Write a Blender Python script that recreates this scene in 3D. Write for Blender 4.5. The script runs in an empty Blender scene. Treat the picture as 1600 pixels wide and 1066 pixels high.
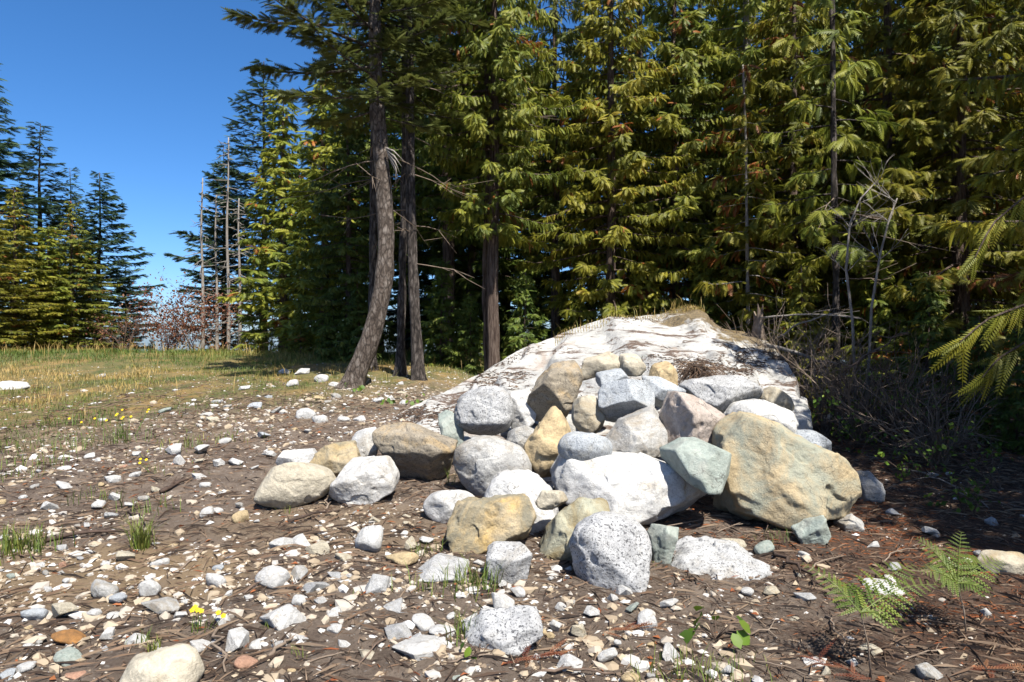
import bpy, bmesh, math, random
import numpy as np
from mathutils import Vector, Matrix

# ------------------------------------------------------------------ camera, sky, sun, exposure
SC = bpy.context.scene
COL = SC.collection
R = math.radians
EYE = 1.6
FPX = 1067.0            # focal length in photo pixels (24 mm on 36 mm)
cam_d = bpy.data.cameras.new('camera')
cam_d.lens = 24.0
cam_d.sensor_width = 36.0
cam_d.clip_start = 0.05
cam_d.clip_end = 3000
cam = bpy.data.objects.new('camera', cam_d)
COL.objects.link(cam)
cam.location = (0, 0, EYE)
cam.rotation_euler = (R(90), 0, 0)
SC.camera = cam

SUN_EL = R(56)
SUN_AZ = math.atan2(0.50, -0.87)      # compass-like: x = sin, y = cos
world = bpy.data.worlds.new('World')
SC.world = world
world.use_nodes = True
wn = world.node_tree.nodes
bgn = wn['Background']
sky = wn.new('ShaderNodeTexSky')
sky.sky_type = 'NISHITA'
sky.sun_disc = False
sky.sun_elevation = SUN_EL
sky.sun_rotation = SUN_AZ
sky.altitude = 0
sky.air_density = 0.7
sky.dust_density = 1.0
sky.ozone_density = 6.0
sat = wn.new('ShaderNodeHueSaturation')          # the print's stronger blue, same over the whole sky
sat.inputs['Saturation'].default_value = 1.2
world.node_tree.links.new(sky.outputs[0], sat.inputs['Color'])
world.node_tree.links.new(sat.outputs[0], bgn.inputs[0])
bgn.inputs[1].default_value = 0.085

sun_d = bpy.data.lights.new('sun', 'SUN')
sun_d.energy = 4.8
sun_d.angle = R(0.53)
sun_d.color = (1.0, 0.955, 0.88)
sun = bpy.data.objects.new('sun', sun_d)
COL.objects.link(sun)
to_sun = Vector((math.sin(SUN_AZ) * math.cos(SUN_EL), math.cos(SUN_AZ) * math.cos(SUN_EL), math.sin(SUN_EL)))
sun.rotation_euler = to_sun.to_track_quat('Z', 'Y').to_euler()
sun.location = to_sun * 60

SC.view_settings.view_transform = 'Standard'
SC.view_settings.look = 'None'
SC.view_settings.gamma = 1.0
SC.view_settings.use_curve_mapping = False
SC.view_settings.exposure = 1.3
SC.render.engine = 'CYCLES'
SC.cycles.max_bounces = 6
SC.cycles.transparent_max_bounces = 4
SC.cycles.use_denoising = True

rng = np.random.default_rng(11)

# ------------------------------------------------------------------ numeric helpers
def _hash(ix, iy, iz, seed):
    h = (ix.astype(np.int64) * 374761393 + iy.astype(np.int64) * 668265263 + iz.astype(np.int64) * 2147483647 + seed * 974634777) & 0xffffffff
    h = ((h ^ (h >> 13)) * 1274126177) & 0xffffffff
    h = ((h ^ (h >> 16)) * 2246822519) & 0xffffffff
    return ((h ^ (h >> 15)) & 0xffff) / 32767.5 - 1.0

def vnoise(p, seed=0):
    p = np.asarray(p, float)
    f = np.floor(p)
    i = f.astype(np.int64)
    t = p - f
    t = t * t * t * (t * (t * 6 - 15) + 10)
    out = 0
    for dx in (0, 1):
        wx = t[:, 0] if dx else 1 - t[:, 0]
        for dy in (0, 1):
            wy = t[:, 1] if dy else 1 - t[:, 1]
            for dz in (0, 1):
                wz = t[:, 2] if dz else 1 - t[:, 2]
                out = out + wx * wy * wz * _hash(i[:, 0] + dx, i[:, 1] + dy, i[:, 2] + dz, seed)
    return out

def fbm(p, octaves=4, seed=0, gain=0.5):
    a, s, tot = 1.0, 0, 0
    p = np.asarray(p, float)
    for o in range(octaves):
        s = s + a * vnoise(p, seed + o * 17)
        tot += a
        a *= gain
        p = p * 2.03 + 7.1
    return s / tot

def smooth(a, b, x):
    t = np.clip((x - a) / (b - a), 0, 1)
    return t * t * (3 - 2 * t)

def ground_z(x, y):
    """height of the terrain: a slope that climbs away from the camera to a crest, then falls off"""
    x = np.asarray(x, float); y = np.asarray(y, float)
    s = 0.1 - 0.045 * smooth(-1.6, 1.2, x)
    crest = 15.5
    up = np.clip(y - 2.5, 0, None)
    k = 1.2
    # soft clamp at the crest
    rise = -np.logaddexp(-up / k, -(crest - 2.5) / k) * k
    rise = np.where(up <= 0, 0, np.maximum(rise, 0))
    down = 0.05 * np.clip(y - crest, 0, None) * smooth(crest, crest + 8, y)
    z = s * rise - down
    z = z + 0.08 * np.sin(x * 0.55 + 0.6) * np.sin(y * 0.45) * smooth(3.5, 8, y) * (1 - smooth(14, 20, y))
    return z

def gz(x, y):
    return float(ground_z(np.array([x]), np.array([y]))[0])

def at(px, py, D):
    return Vector(((px - 800) / FPX * D, D, EYE - (py - 533) / FPX * D))

def on_ground(px, py):
    """where the ray through a photo pixel meets the ground"""
    d = np.linspace(2.2, 40, 6000)
    x = (px - 800) / FPX * d
    z = EYE - (py - 533) / FPX * d
    g = ground_z(x, d)
    k = np.argmax(z <= g)
    if z[k] > g[k]:
        k = len(d) - 1
    return Vector((x[k], d[k], g[k]))

# ------------------------------------------------------------------ mesh helpers
def mesh_np(name, verts, faces, smooth_shade=True, tint=None):
    verts = np.ascontiguousarray(verts, dtype=np.float32)
    faces = np.ascontiguousarray(faces, dtype=np.int32)
    k = faces.shape[1]
    me = bpy.data.meshes.new(name)
    me.vertices.add(len(verts))
    me.vertices.foreach_set('co', verts.ravel())
    me.loops.add(faces.size)
    me.loops.foreach_set('vertex_index', faces.ravel())
    me.polygons.add(len(faces))
    me.polygons.foreach_set('loop_start', np.arange(0, faces.size, k, dtype=np.int32))
    me.polygons.foreach_set('loop_total', np.full(len(faces), k, dtype=np.int32))
    me.polygons.foreach_set('use_smooth', np.full(len(faces), smooth_shade, dtype=bool))
    if tint is not None:
        a = me.attributes.new('tint', 'FLOAT', 'POINT')
        a.data.foreach_set('value', np.ascontiguousarray(tint, dtype=np.float32))
    me.update(calc_edges=True)
    me.validate()
    return me

class Soup:
    """collects triangles"""
    def __init__(s):
        s.v, s.f, s.t, s.n = [], [], [], 0
    def add(s, v, f, t=0.5):
        v = np.asarray(v, float); f = np.asarray(f, int)
        s.v.append(v); s.f.append(f + s.n)
        s.t.append(np.full(len(v), t) if np.isscalar(t) else np.asarray(t, float))
        s.n += len(v)
    def tube(s, pts, rad, n=6, t=0.5, cap=True):
        P = np.asarray(pts, float)
        m = len(P)
        rad = np.broadcast_to(np.asarray(rad, float), (m,))
        T = np.gradient(P, axis=0)
        T /= np.linalg.norm(T, axis=1, keepdims=True) + 1e-9
        ref = np.array([0.0, 0, 1]) if abs(T[0][2]) < 0.9 else np.array([1.0, 0, 0])
        A = np.cross(T, ref); A /= np.linalg.norm(A, axis=1, keepdims=True) + 1e-9
        B = np.cross(T, A)
        ang = np.arange(n) * 2 * math.pi / n
        V = (P[:, None] + rad[:, None, None] * (A[:, None] * np.cos(ang)[None, :, None] + B[:, None] * np.sin(ang)[None, :, None])).reshape(-1, 3)
        F = []
        for i in range(m - 1):
            for j in range(n):
                a, b = i * n + j, i * n + (j + 1) % n
                F += [(a, b, b + n), (a, b + n, a + n)]
        if cap:
            V = np.vstack([V, P[-1:], P[:1]])
            e = m * n
            for j in range(n):
                F.append(((m - 1) * n + j, (m - 1) * n + (j + 1) % n, e))
                F.append(((j + 1) % n, j, e + 1))
        s.add(V, F, t)
    def mesh(s, name, smooth_shade=True):
        return mesh_np(name, np.vstack(s.v), np.vstack(s.f), smooth_shade, np.concatenate(s.t))

def link(name, me, mat=None, parent=None, loc=None, label=None, cat=None, group=None, kind=None):
    o = bpy.data.objects.new(name, me)
    COL.objects.link(o)
    if mat is not None and me is not None and not me.materials:
        me.materials.append(mat)
    if mat is not None and me is not None and me.materials[0] != mat:
        o.material_slots[0].link = 'OBJECT'
        o.material_slots[0].material = mat
    if parent is not None:
        o.parent = parent
    if loc is not None:
        o.location = loc
    if label: o['label'] = label
    if cat: o['category'] = cat
    if group: o['group'] = group
    if kind: o['kind'] = kind
    return o

# ------------------------------------------------------------------ materials
def newmat(name):
    m = bpy.data.materials.new(name)
    m.use_nodes = True
    nt = m.node_tree
    b = nt.nodes['Principled BSDF']
    return m, nt, b

def N(nt, typ, **kw):
    n = nt.nodes.new(typ)
    for k, v in kw.items():
        if k in n.inputs.keys():
            n.inputs[k].default_value = v
        else:
            setattr(n, k, v)
    return n

def ramp(nt, fac, stops, interp='LINEAR'):
    r = nt.nodes.new('ShaderNodeValToRGB')
    r.color_ramp.interpolation = interp
    el = r.color_ramp.elements
    while len(el) < len(stops):
        el.new(0.5)
    for e, (p, c) in zip(el, stops):
        e.position = p
        e.color = (c[0], c[1], c[2], 1) if not np.isscalar(c) else (c, c, c, 1)
    nt.links.new(fac, r.inputs[0])
    return r.outputs[0]

def mix(nt, fac, a, b):
    m = nt.nodes.new('ShaderNodeMix')
    m.data_type = 'RGBA'
    for sock, v in ((m.inputs[0], fac), (m.inputs[6], a), (m.inputs[7], b)):
        if isinstance(v, (tuple, list)):
            sock.default_value = (*v[:3], 1)
        elif isinstance(v, (int, float)):
            sock.default_value = v
        else:
            nt.links.new(v, sock)
    return m.outputs[2]

def math_n(nt, op, a, b=0.5):
    m = nt.nodes.new('ShaderNodeMath'); m.operation = op
    for i, v in enumerate((a, b)):
        if isinstance(v, (int, float)):
            m.inputs[i].default_value = v
        else:
            nt.links.new(v, m.inputs[i])
    return m.outputs[0]

def coords(nt, jitter=True):
    tc = nt.nodes.new('ShaderNodeTexCoord')
    if not jitter:
        return tc.outputs['Object']
    oi = nt.nodes.new('ShaderNodeObjectInfo')
    k = math_n(nt, 'MULTIPLY', oi.outputs['Random'], 37.0)
    va = nt.nodes.new('ShaderNodeVectorMath'); va.operation = 'ADD'
    nt.links.new(tc.outputs['Object'], va.inputs[0]); nt.links.new(k, va.inputs[1])
    return va.outputs[0]

def noise(nt, vec, scale, detail=5, rough=0.6, dist=0.0):
    n = N(nt, 'ShaderNodeTexNoise', Scale=scale, Detail=detail, Roughness=rough, Distortion=dist)
    nt.links.new(vec, n.inputs['Vector'])
    return n.outputs['Fac']

ALBEDO = 0.70          # brings every colour below to a real-world reflectance; the exposure above makes up for it
def dim(c): return tuple(v * ALBEDO for v in c)
def dim_node(nt, col):
    m = nt.nodes.new('ShaderNodeMix'); m.data_type = 'RGBA'; m.blend_type = 'MULTIPLY'; m.inputs[0].default_value = 1.0
    nt.links.new(col, m.inputs[6]); m.inputs[7].default_value = (ALBEDO, ALBEDO, ALBEDO, 1)
    return m.outputs[2]

def rockmat(name, c1, c2, stain, stain_amt=0.35, speck=0.0, speck_scale=60, bump=0.6, crack=True, speck_col=(0.03, 0.03, 0.035)):
    c1, c2, stain = dim(c1), dim(c2), dim(stain)
    m, nt, b = newmat(name)
    v = coords(nt)
    col = ramp(nt, noise(nt, v, 2.4, 8, 0.65, 0.4), [(0.33, c2), (0.62, c1)])
    fine = noise(nt, v, 21, 6, 0.7)
    col = mix(nt, math_n(nt, 'MULTIPLY', ramp(nt, fine, [(0.35, 1.0), (0.6, 0.0)]), 0.35), col, tuple(c * 0.55 for c in c2))
    mid = ramp(nt, noise(nt, v, 7.5, 7, 0.72, 0.6), [(0.38, 0.72), (0.5, 1.0), (0.64, 1.14)])
    mm = nt.nodes.new('ShaderNodeMix'); mm.data_type = 'RGBA'; mm.blend_type = 'MULTIPLY'; mm.inputs[0].default_value = 0.85
    nt.links.new(col, mm.inputs[6]); nt.links.new(mid, mm.inputs[7]); col = mm.outputs[2]
    st = ramp(nt, noise(nt, v, 3.1, 7, 0.7, 0.8), [(0.62 - stain_amt * 0.45, 0.0), (0.80 - stain_amt * 0.45, 1.0)])
    col = mix(nt, math_n(nt, 'MULTIPLY', st, 0.85), col, stain)
    if speck:
        sp = ramp(nt, noise(nt, v, speck_scale, 2, 0.5), [(0.57, 0.0), (0.63, 1.0)])
        col = mix(nt, math_n(nt, 'MULTIPLY', sp, speck), col, speck_col)
        sp2 = ramp(nt, noise(nt, v, speck_scale * 2.1, 1, 0.5), [(0.60, 0.0), (0.66, 1.0)])
        col = mix(nt, math_n(nt, 'MULTIPLY', sp2, speck * 0.7), col, speck_col)
    if crack:
        vo = N(nt, 'ShaderNodeTexVoronoi', Scale=2.1, feature='DISTANCE_TO_EDGE')
        wob = nt.nodes.new('ShaderNodeVectorMath'); wob.operation = 'MULTIPLY_ADD'
        nz = N(nt, 'ShaderNodeTexNoise', Scale=3.0, Detail=6.0)
        nt.links.new(v, nz.inputs['Vector'])
        nt.links.new(nz.outputs['Color'], wob.inputs[0]); wob.inputs[1].default_value = (0.9, 0.9, 0.9)
        nt.links.new(v, wob.inputs[2]); nt.links.new(wob.outputs[0], vo.inputs['Vector'])
        ck = ramp(nt, vo.outputs['Distance'], [(0.0, 1.0), (0.012, 0.0)])
        ck = math_n(nt, 'MULTIPLY', ck, ramp(nt, noise(nt, v, 1.7, 2), [(0.52, 0.0), (0.6, 0.75)]))
        col = mix(nt, ck, col, (0.05, 0.042, 0.035))
    nt.links.new(col, b.inputs['Base Color'])
    b.inputs['Roughness'].default_value = 0.9
    b.inputs['Specular IOR Level'].default_value = 0.25
    h = math_n(nt, 'ADD', math_n(nt, 'MULTIPLY', noise(nt, v, 9, 10, 0.72), 1.0), math_n(nt, 'MULTIPLY', noise(nt, v, 70, 4, 0.7), 0.22))
    bp = N(nt, 'ShaderNodeBump', Strength=bump, Distance=0.06)
    nt.links.new(h, bp.inputs['Height']); nt.links.new(bp.outputs[0], b.inputs['Normal'])
    return m

M = {}
M['white'] = rockmat('rock_white', (0.70, 0.69, 0.66), (0.58, 0.57, 0.545), (0.42, 0.37, 0.29), 0.18, 0.25, 80)
M['granite'] = rockmat('rock_granite', (0.60, 0.60, 0.59), (0.48, 0.48, 0.48), (0.40, 0.37, 0.32), 0.1, 0.75, 66, crack=False)
M['greyspeck'] = rockmat('rock_grey_speckled', (0.58, 0.58, 0.57), (0.43, 0.43, 0.425), (0.36, 0.33, 0.28), 0.25, 0.6, 75)
M['grey'] = rockmat('rock_grey', (0.54, 0.53, 0.50), (0.40, 0.395, 0.375), (0.33, 0.28, 0.21), 0.35, 0.3, 95)
M['cream'] = rockmat('rock_cream', (0.60, 0.54, 0.42), (0.46, 0.41, 0.31), (0.38, 0.28, 0.15), 0.2, 0.12, 95, crack=False)
M['tan'] = rockmat('rock_tan', (0.56, 0.44, 0.26), (0.44, 0.36, 0.23), (0.33, 0.35, 0.28), 0.42, 0.1, 70)
M['sand'] = rockmat('rock_sand', (0.62, 0.48, 0.28), (0.52, 0.40, 0.23), (0.36, 0.25, 0.12), 0.2, 0.15, 80, crack=False)
M['ochre'] = rockmat('rock_ochre', (0.56, 0.38, 0.14), (0.46, 0.40, 0.29), (0.22, 0.21, 0.16), 0.45, 0.15, 60)
M['brown'] = rockmat('rock_brown', (0.40, 0.345, 0.26), (0.27, 0.23, 0.175), (0.46, 0.33, 0.17), 0.25, 0.45, 60)
M['green'] = rockmat('rock_green', (0.40, 0.45, 0.40), (0.30, 0.345, 0.305), (0.45, 0.46, 0.40), 0.3, 0.05, 90)
M['greenochre'] = rockmat('rock_green_ochre', (0.50, 0.47, 0.34), (0.36, 0.38, 0.30), (0.27, 0.20, 0.09), 0.45, 0.1, 80)
M['pink'] = rockmat('rock_pinkish', (0.56, 0.49, 0.43), (0.45, 0.38, 0.33), (0.28, 0.20, 0.15), 0.3, 0.15, 90)
M['blue'] = rockmat('rock_blue_grey', (0.53, 0.56, 0.58), (0.41, 0.435, 0.455), (0.40, 0.39, 0.35), 0.2, 0.45, 85)
M['rust'] = rockmat('rock_rust', (0.45, 0.22, 0.07), (0.34, 0.17, 0.06), (0.22, 0.12, 0.05), 0.3, 0.0, 60, crack=False)
M['rose'] = rockmat('rock_rose', (0.52, 0.30, 0.20), (0.44, 0.26, 0.18), (0.35, 0.2, 0.13), 0.3, 0.0, 60, crack=False)

def simplemat(name, stops, scale=6, rough=0.9, bump=0.4, stretch=None, attr=False, sub=0.0, dist=0.02, plates=0):
    stops = [(q, dim(c)) for q, c in stops]
    m, nt, b = newmat(name)
    v = coords(nt)
    if stretch:
        mp = N(nt, 'ShaderNodeMapping'); mp.inputs['Scale'].default_value = stretch
        nt.links.new(v, mp.inputs[0]); v = mp.outputs[0]
    f = noise(nt, v, scale, 8, 0.7)
    if attr:
        a = N(nt, 'ShaderNodeAttribute', attribute_name='tint')
        f = a.outputs['Fac']
    nt.links.new(ramp(nt, f, stops), b.inputs['Base Color'])
    b.inputs['Roughness'].default_value = rough
    b.inputs['Specular IOR Level'].default_value = 0.2
    if plates:
        vo = N(nt, 'ShaderNodeTexVoronoi', Scale=plates, feature='DISTANCE_TO_EDGE')
        nt.links.new(v, vo.inputs['Vector'])
        ck = ramp(nt, vo.outputs['Distance'], [(0.0, 0.0), (0.16, 1.0)])
        base_ = b.inputs['Base Color'].links[0].from_socket
        nt.links.new(mix(nt, math_n(nt, 'ADD', math_n(nt, 'MULTIPLY', ck, 0.75), 0.25), tuple(c * 0.6 for c in stops[0][1]), base_), b.inputs['Base Color'])
    if bump:
        bp = N(nt, 'ShaderNodeBump', Strength=bump, Distance=dist)
        nt.links.new(noise(nt, v, scale * 2, 8, 0.75), bp.inputs['Height']); nt.links.new(bp.outputs[0], b.inputs['Normal'])
    return m

M['bark'] = simplemat('bark_grey', [(0.3, (0.05, 0.038, 0.03)), (0.48, (0.16, 0.125, 0.10)), (0.66, (0.36, 0.31, 0.265))], 5, bump=1.0, stretch=(3.2, 3.2, 1.3), dist=0.06, plates=5.0)
M['barkdark'] = simplemat('bark_dark', [(0.36, (0.03, 0.025, 0.022)), (0.5, (0.12, 0.098, 0.085)), (0.62, (0.26, 0.225, 0.20))], 5, bump=1.0, stretch=(4, 4, 1.0), dist=0.08, plates=4.0)
M['barkred'] = simplemat('bark_red_cedar', [(0.36, (0.05, 0.032, 0.025)), (0.5, (0.165, 0.115, 0.09)), (0.63, (0.31, 0.24, 0.195))], 6, bump=1.0, stretch=(5, 5, 0.5), dist=0.08)
M['deadwood'] = simplemat('dead_wood', [(0.3, (0.13, 0.11, 0.09)), (0.55, (0.30, 0.27, 0.235)), (0.75, (0.44, 0.41, 0.37))], 7, bump=0.5, stretch=(4, 4, 1))
M['twig'] = simplemat('twig_brown', [(0.3, (0.06, 0.04, 0.03)), (0.6, (0.17, 0.12, 0.09)), (0.8, (0.3, 0.235, 0.18))], 9, bump=0.3)
M['stick'] = simplemat('stick_weathered', [(0.3, (0.12, 0.085, 0.06)), (0.6, (0.27, 0.21, 0.16)), (0.8, (0.42, 0.36, 0.3))], 9, bump=0.4)
M['charwood'] = simplemat('dark_rotten_wood', [(0.3, (0.03, 0.022, 0.018)), (0.7, (0.12, 0.08, 0.06))], 9, bump=0.6)

def leafmat(name, stops, transl=0.3, rough=0.55, vary=0.25):
    stops = [(q, dim(c)) for q, c in stops]
    m, nt, b = newmat(name)
    a = N(nt, 'ShaderNodeAttribute', attribute_name='tint')
    oi = nt.nodes.new('ShaderNodeObjectInfo')
    col = ramp(nt, a.outputs['Fac'], stops)
    hs = N(nt, 'ShaderNodeHueSaturation')
    val = math_n(nt, 'ADD', math_n(nt, 'MULTIPLY', oi.outputs['Random'], vary * 2), 1 - vary)
    nt.links.new(val, hs.inputs['Value']); nt.links.new(col, hs.inputs['Color'])
    nt.links.new(hs.outputs[0], b.inputs['Base Color'])
    b.inputs['Roughness'].default_value = rough
    b.inputs['Specular IOR Level'].default_value = 0.3
    tr = N(nt, 'ShaderNodeBsdfTranslucent')
    nt.links.new(hs.outputs[0], tr.inputs[0])
    mx = N(nt, 'ShaderNodeMixShader'); mx.inputs[0].default_value = transl
    out = nt.nodes['Material Output']
    nt.links.new(b.outputs[0], mx.inputs[1]); nt.links.new(tr.outputs[0], mx.inputs[2])
    nt.links.new(mx.outputs[0], out.inputs[0])
    return m

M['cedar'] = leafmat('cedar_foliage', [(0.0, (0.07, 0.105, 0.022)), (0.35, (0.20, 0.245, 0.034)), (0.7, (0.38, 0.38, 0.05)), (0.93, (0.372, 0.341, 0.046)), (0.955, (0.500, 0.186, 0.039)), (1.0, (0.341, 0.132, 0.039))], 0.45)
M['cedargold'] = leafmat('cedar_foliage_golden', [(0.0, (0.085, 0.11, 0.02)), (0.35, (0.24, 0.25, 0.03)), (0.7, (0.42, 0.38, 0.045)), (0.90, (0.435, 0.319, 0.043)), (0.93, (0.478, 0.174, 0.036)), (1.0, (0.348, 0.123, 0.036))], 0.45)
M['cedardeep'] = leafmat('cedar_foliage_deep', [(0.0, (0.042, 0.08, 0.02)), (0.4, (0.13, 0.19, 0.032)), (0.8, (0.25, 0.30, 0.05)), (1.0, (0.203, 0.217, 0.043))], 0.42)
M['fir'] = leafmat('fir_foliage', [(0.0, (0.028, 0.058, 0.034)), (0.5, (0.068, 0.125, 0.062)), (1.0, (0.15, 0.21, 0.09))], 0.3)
M['firolive'] = leafmat('fir_foliage_olive', [(0.0, (0.045, 0.062, 0.020)), (0.5, (0.125, 0.145, 0.034)), (1.0, (0.24, 0.235, 0.06))], 0.38)
M['russet'] = leafmat('russet_leaves', [(0.0, (0.16, 0.05, 0.03)), (0.5, (0.30, 0.11, 0.06)), (1.0, (0.38, 0.2, 0.1))], 0.3)
M['green_leaf'] = leafmat('green_leaves', [(0.0, (0.05, 0.11, 0.012)), (0.5, (0.11, 0.2, 0.02)), (1.0, (0.24, 0.32, 0.04))], 0.35)
M['fern'] = leafmat('fern_green', [(0.0, (0.07, 0.12, 0.018)), (0.5, (0.145, 0.20, 0.032)), (1.0, (0.26, 0.30, 0.06))], 0.35, vary=0.1)
M['grass'] = leafmat('grass_blades', [(0.0, (0.07, 0.13, 0.02)), (0.3, (0.15, 0.21, 0.035)), (0.55, (0.27, 0.26, 0.06)), (0.8, (0.52, 0.35, 0.11)), (1.0, (0.62, 0.46, 0.19))], 0.3, vary=0.0)
M['flower'] = leafmat('yellow_petals', [(0.0, (0.75, 0.5, 0.01)), (1.0, (0.85, 0.62, 0.02))], 0.2, vary=0.0)
M['litter'] = leafmat('needle_litter', [(0.0, (0.035, 0.025, 0.02)), (0.3, (0.10, 0.065, 0.045)), (0.55, (0.22, 0.14, 0.09)), (0.75, (0.34, 0.25, 0.17)), (0.8, (0.30, 0.085, 0.03)), (1.0, (0.36, 0.14, 0.05))], 0.1, 0.8, 0.0)
M['gravel'] = leafmat('gravel_stones', [(0.0, (0.14, 0.10, 0.07)), (0.25, (0.32, 0.25, 0.17)), (0.5, (0.42, 0.34, 0.24)), (0.78, (0.44, 0.41, 0.37)), (1.0, (0.64, 0.62, 0.59))], 0.0, 0.9, 0.0)

# ------------------------------------------------------------------ ground: one sheet, fine near the place, coarse out to the horizon
def axis(lo, hi, step, far_lo, far_hi, grow=1.22):
    a = list(np.arange(lo, hi + 1e-6, step))
    s, x = step, hi
    while x < far_hi:
        s *= grow; x += s; a.append(x)
    s, x = step, lo
    while x > far_lo:
        s *= grow; x -= s; a.insert(0, x)
    return np.array(a)

gx = axis(-8.5, 7.5, 0.06, -900, 900)
gy = axis(1.6, 16.5, 0.06, -300, 1500)
GX, GY = np.meshgrid(gx, gy)
fx, fy = GX.ravel(), GY.ravel()
fz = ground_z(fx, fy)
P2 = np.c_[fx, fy, np.zeros_like(fx)]
near = (np.abs(fx) < 12) & (fy < 22) & (fy > -3)
fz = fz + 0.030 * fbm(P2 * 1.3, 3, 5) * near + 0.022 * fbm(P2 * 6.0, 4, 9) * near
fz = fz + 0.016 * np.abs(fbm(P2 * 14.0, 2, 23)) * near
nx, ny = len(gx), len(gy)
ii = np.arange(nx * ny).reshape(ny, nx)
quads = np.c_[ii[:-1, :-1].ravel(), ii[:-1, 1:].ravel(), ii[1:, 1:].ravel(), ii[1:, :-1].ravel()]

gm, nt, b = newmat('soil_ground')
v = coords(nt, False)
sx = N(nt, 'ShaderNodeSeparateXYZ'); nt.links.new(v, sx.inputs[0])
soil = ramp(nt, noise(nt, v, 3.2, 10, 0.7), [(0.32, (0.075, 0.053, 0.041)), (0.48, (0.185, 0.137, 0.106)), (0.66, (0.36, 0.285, 0.22))])
spk = ramp(nt, noise(nt, v, 46, 4, 0.75), [(0.36, 0.0), (0.46, 0.5), (0.62, 1.0)])
soil = mix(nt, math_n(nt, 'MULTIPLY', spk, 0.55), soil, (0.30, 0.235, 0.18))
dk = ramp(nt, noise(nt, v, 60, 5, 0.8), [(0.54, 0.0), (0.62, 1.0)])
soil = mix(nt, math_n(nt, 'MULTIPLY', dk, 0.6), soil, (0.045, 0.03, 0.022))
wh = ramp(nt, noise(nt, v, 30, 3, 0.6), [(0.62, 0.0), (0.66, 1.0)])
soil = mix(nt, math_n(nt, 'MULTIPLY', wh, 0.6), soil, (0.42, 0.38, 0.33))
# sandy patch of dug-up gravelly sand
def blob(cx, cy, rx, ry, wob=0.5):
    dx = math_n(nt, 'MULTIPLY', math_n(nt, 'ADD', sx.outputs[0], -cx), 1 / rx)
    dy = math_n(nt, 'MULTIPLY', math_n(nt, 'ADD', sx.outputs[1], -cy), 1 / ry)
    d = math_n(nt, 'ADD', math_n(nt, 'MULTIPLY', dx, dx), math_n(nt, 'MULTIPLY', dy, dy))
    d = math_n(nt, 'ADD', d, math_n(nt, 'MULTIPLY', math_n(nt, 'ADD', noise(nt, v, 2.5, 6, 0.7), -0.5), 5 * wob))
    return ramp(nt, d, [(0.35, 1.0), (1.0, 0.0)])
soil = mix(nt, math_n(nt, 'MULTIPLY', blob(-2.6, 4.2, 1.1, 0.55), 0.8), soil, (0.40, 0.285, 0.165))
soil = mix(nt, math_n(nt, 'MULTIPLY', blob(-1.3, 5.0, 1.3, 0.6), 0.45), soil, (0.36, 0.26, 0.16))
# red-brown needle litter under the trees
litm = ramp(nt, math_n(nt, 'ADD', math_n(nt, 'MULTIPLY', sx.outputs[0], 0.25), math_n(nt, 'MULTIPLY', noise(nt, v, 2.2, 6, 0.7), 0.9)), [(0.85, 0.0), (1.25, 1.0)])
soil = mix(nt, math_n(nt, 'MULTIPLY', litm, 0.8), soil, ramp(nt, noise(nt, v, 22, 6, 0.8), [(0.36, (0.045, 0.028, 0.02)), (0.52, (0.13, 0.07, 0.045)), (0.66, (0.24, 0.115, 0.06))]))
# turf on the crest
gr2 = math_n(nt, 'ADD', math_n(nt, 'ADD', math_n(nt, 'MULTIPLY', sx.outputs[1], 0.06), math_n(nt, 'MULTIPLY', sx.outputs[0], -0.045)), math_n(nt, 'MULTIPLY', noise(nt, v, 0.9, 6, 0.7), 0.4))
gr = ramp(nt, gr2, [(0.82, 0.0), (1.0, 1.0)])
turf = ramp(nt, noise(nt, v, 1.1, 7, 0.75), [(0.38, (0.09, 0.12, 0.03)), (0.5, (0.20, 0.17, 0.06)), (0.62, (0.38, 0.25, 0.085))])
soil = mix(nt, math_n(nt, 'MULTIPLY', gr, 0.85), soil, turf)
nt.links.new(dim_node(nt, soil), b.inputs['Base Color'])
b.inputs['Roughness'].default_value = 0.95
b.inputs['Specular IOR Level'].default_value = 0.15
bp = N(nt, 'ShaderNodeBump', Strength=1.0, Distance=0.05)
nt.links.new(noise(nt, v, 19, 12, 0.85), bp.inputs['Height']); nt.links.new(bp.outputs[0], b.inputs['Normal'])
link('ground', mesh_np('ground', np.c_[fx, fy, fz], quads), gm, kind='structure', label='brown stony soil sloping up to a grassy crest')

def gfine(x, y):
    """height of the finished ground surface at arrays of x, y"""
    x = np.atleast_1d(np.asarray(x, float)); y = np.atleast_1d(np.asarray(y, float))
    p = np.c_[x, y, np.zeros_like(x)]
    return ground_z(x, y) + 0.030 * fbm(p * 1.3, 3, 5) + 0.022 * fbm(p * 6.0, 4, 9) + 0.016 * np.abs(fbm(p * 14.0, 2, 23))

# ------------------------------------------------------------------ bedrock outcrop: a loft from its crest down to its foot
crest_px = [(588, 672, 8.2), (640, 640, 8.7), (700, 610, 9.1), (760, 578, 9.6), (820, 545, 10.1), (880, 520, 10.6), (960, 497, 11.0), (1030, 488, 11.3),
            (1062, 480, 11.5), (1085, 477, 11.5), (1108, 492, 11.4), (1125, 508, 11.2), (1165, 518, 10.9), (1200, 532, 10.4), (1225, 560, 9.8), (1236, 595, 9.1), (1240, 640, 8.4)]
foot_pts = [(-1.62, 8.0), (-1.3, 7.3), (-0.95, 6.9), (-0.5, 6.5), (0.0, 6.2), (0.5, 6.05), (1.0, 6.0), (1.5, 6.0), (1.9, 6.0), (2.2, 6.05), (2.5, 6.1), (2.75, 6.3), (3.0, 6.6), (3.25, 6.9), (3.4, 7.3), (3.5, 7.6), (3.5, 8.0)]
cr = np.array([at(*c) for c in crest_px])
ft = np.array([(x, y, gz(x, y) - 0.12) for x, y in foot_pts])
NS, NT, NB = 300, 210, 50
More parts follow.
